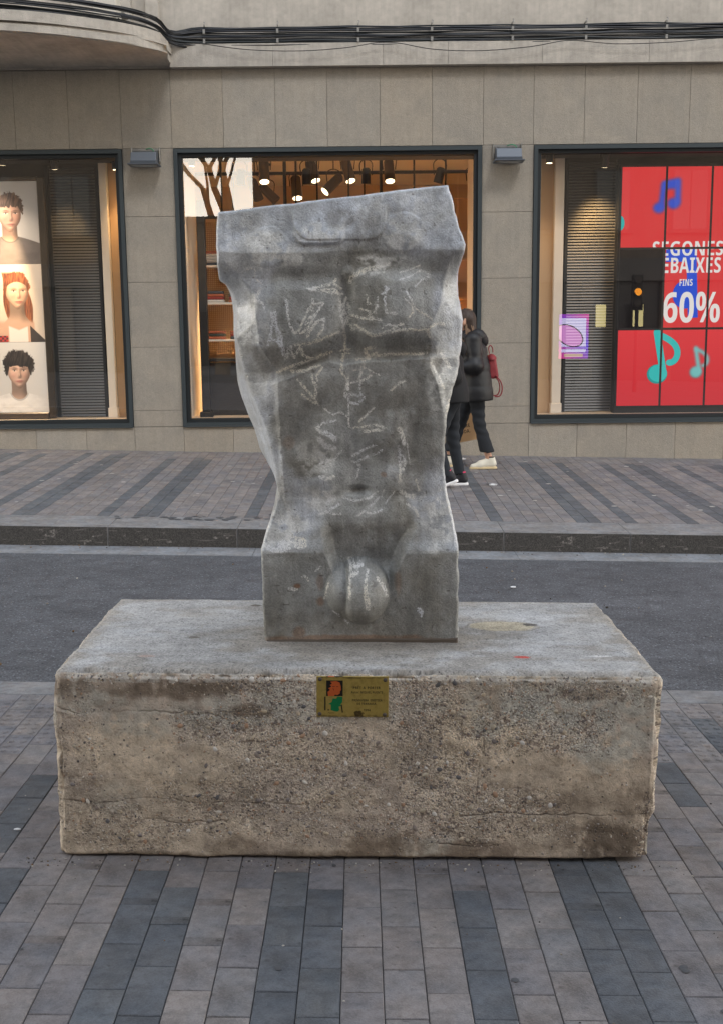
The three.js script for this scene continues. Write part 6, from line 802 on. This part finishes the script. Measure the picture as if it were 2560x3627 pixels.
// ---------------------------------------------------------------- litter and gum
const paperM = std({ color: rgb(214, 214, 214), roughness: 0.9 });
reseed(90);
function scrap(x, z, s, label) { const g = new THREE.IcosahedronGeometry(s, 2), p = g.attributes.position; for (let i = 0; i < p.count; i++) { const f = 0.6 + 0.8 * n3(p.getX(i) * 90 + x * 7, p.getY(i) * 90, p.getZ(i) * 90); p.setXYZ(i, p.getX(i) * f * 1.7, p.getY(i) * f * 0.5, p.getZ(i) * f); } g.computeVertexNormals(); const m = single('paper_scrap', label, 'litter', planarUV(g), paperM, 'paper scraps on the ground'); const near = z > -4.7; m.position.set(x, (near ? nearY(x, z) : z < -8.5 ? farY(x, z) : -0.15 - SLOPE * x) + s * 0.35 + 0.006, z); }
scrap(1.13, -12.5, 0.028, 'crumpled white paper scrap behind the walkers at the foot of the wall'); scrap(1.28, -10.7, 0.022, 'crumpled white paper scrap on the pavers beside the walkers'); scrap(-1.07, -3.22, 0.006, 'tiny white paper scrap on the pavers left of the block');
scrap(-1.33, -4.95, 0.009, 'tiny white scrap on the asphalt by the near kerb'); scrap(1.0, -7.2, 0.012, 'small white scrap on the asphalt right of the sculpture');
{ // trodden gum and drip spots, flat on the stones
  const dark = [], pale = []; const disc = (x, z, r, y, nz) => { const n = 10, P = []; const ph = rnd() * 9; const V = (i) => { const a = (i / n) * 6.2832, q = r * (0.75 + 0.5 * n2(Math.cos(a) * 1.5 + ph, Math.sin(a) * 1.5)); return [x + Math.cos(a) * q, y(x, z) + 0.0085, z + Math.sin(a) * q]; }; for (let i = 0; i < n; i++) { P.push(x, y(x, z) + 0.0095, z, ...V(i + 1), ...V(i)); } const g = new THREE.BufferGeometry(); g.setAttribute('position', new THREE.Float32BufferAttribute(P, 3)); g.computeVertexNormals(); return planarUV(g); };
  for (let i = 0; i < 70; i++) { const x = rr(-3.4, 3.4), z = rr(-12.6, -9), d = rnd() < 0.3; (d ? dark : pale).push(disc(x, z, rr(0.01, 0.028), farY)); }
  for (let i = 0; i < 46; i++) { const x = -1.25 + 1.0 * (rnd() + rnd() - 1), z = -8.75 - 0.35 * rnd() * rnd(); dark.push(disc(x, z, rr(0.012, 0.04), farY)); }
  for (let i = 0; i < 22; i++) { const x = rr(-1.5, 1.5), z = rnd() < 0.7 ? rr(-3.05, -2.2) : rr(-4.4, -3.1); dark.push(disc(x, z, rr(0.003, 0.011), nearY)); }
  const k = struct('gum_spots', merge(dark), std({ color: rgb(74, 74, 76), roughness: 0.85 })); k.userData = { kind: 'stuff', label: 'dark trodden gum and drip spots on the pavement', category: 'stain' };
  const q = struct('pale_gum_spots', merge(pale), std({ color: rgb(168, 164, 158), roughness: 0.85 })); q.userData = { kind: 'stuff', label: 'pale trodden gum spots on the far pavement', category: 'stain' };
}
{ // loose grit and crumbs swept against the block, into the gutter and along the joints
  reseed(3131); const L = []; for (let i = 0; i < 420; i++) { let x, z, y; const q = rnd(); if (q < 0.45) { x = rr(-1.0, 0.95); z = -3.03 + 0.09 * rnd() * rnd(); y = nearY(x, z) + 0.006; } else if (q < 0.7) { x = rr(-1.6, 1.6); z = rr(-4.3, -2.2); y = nearY(x, z) + 0.006; } else { x = rr(-3, 3); z = rnd() < 0.6 ? -8.42 + 0.12 * rnd() * rnd() : rr(-8.1, -5); y = -0.15 - SLOPE * x + 0.004; } L.push([x, y, z, q < 0.7 ? rr(0.0012, 0.0034) : rr(0.003, 0.008)]); }
  const g = new THREE.IcosahedronGeometry(1, 0), im = new THREE.InstancedMesh(g, std({ roughness: 0.95 }), L.length), M = new THREE.Matrix4(), c = new THREE.Color(); L.forEach(([x, y, z, r], i) => { M.compose(new THREE.Vector3(x, y + r * 0.3, z), new THREE.Quaternion().setFromEuler(new THREE.Euler(rr(0, 3), rr(0, 3), 0)), new THREE.Vector3(r * 1.3, r * 0.7, r)); im.setMatrixAt(i, M); im.setColorAt(i, c.copy(rgb(...pick([[96, 90, 84], [140, 132, 122], [70, 66, 62], [110, 86, 60], [176, 170, 160]])))); });
  im.name = 'loose_grit'; im.userData = { kind: 'stuff', label: 'loose grit and crumbs on paving and road', category: 'grit' }; scene.add(im);
}
scene.traverse((o) => { if (o.isMesh) { o.castShadow = true; o.receiveShadow = true; } });
renderer.render(scene, camera);
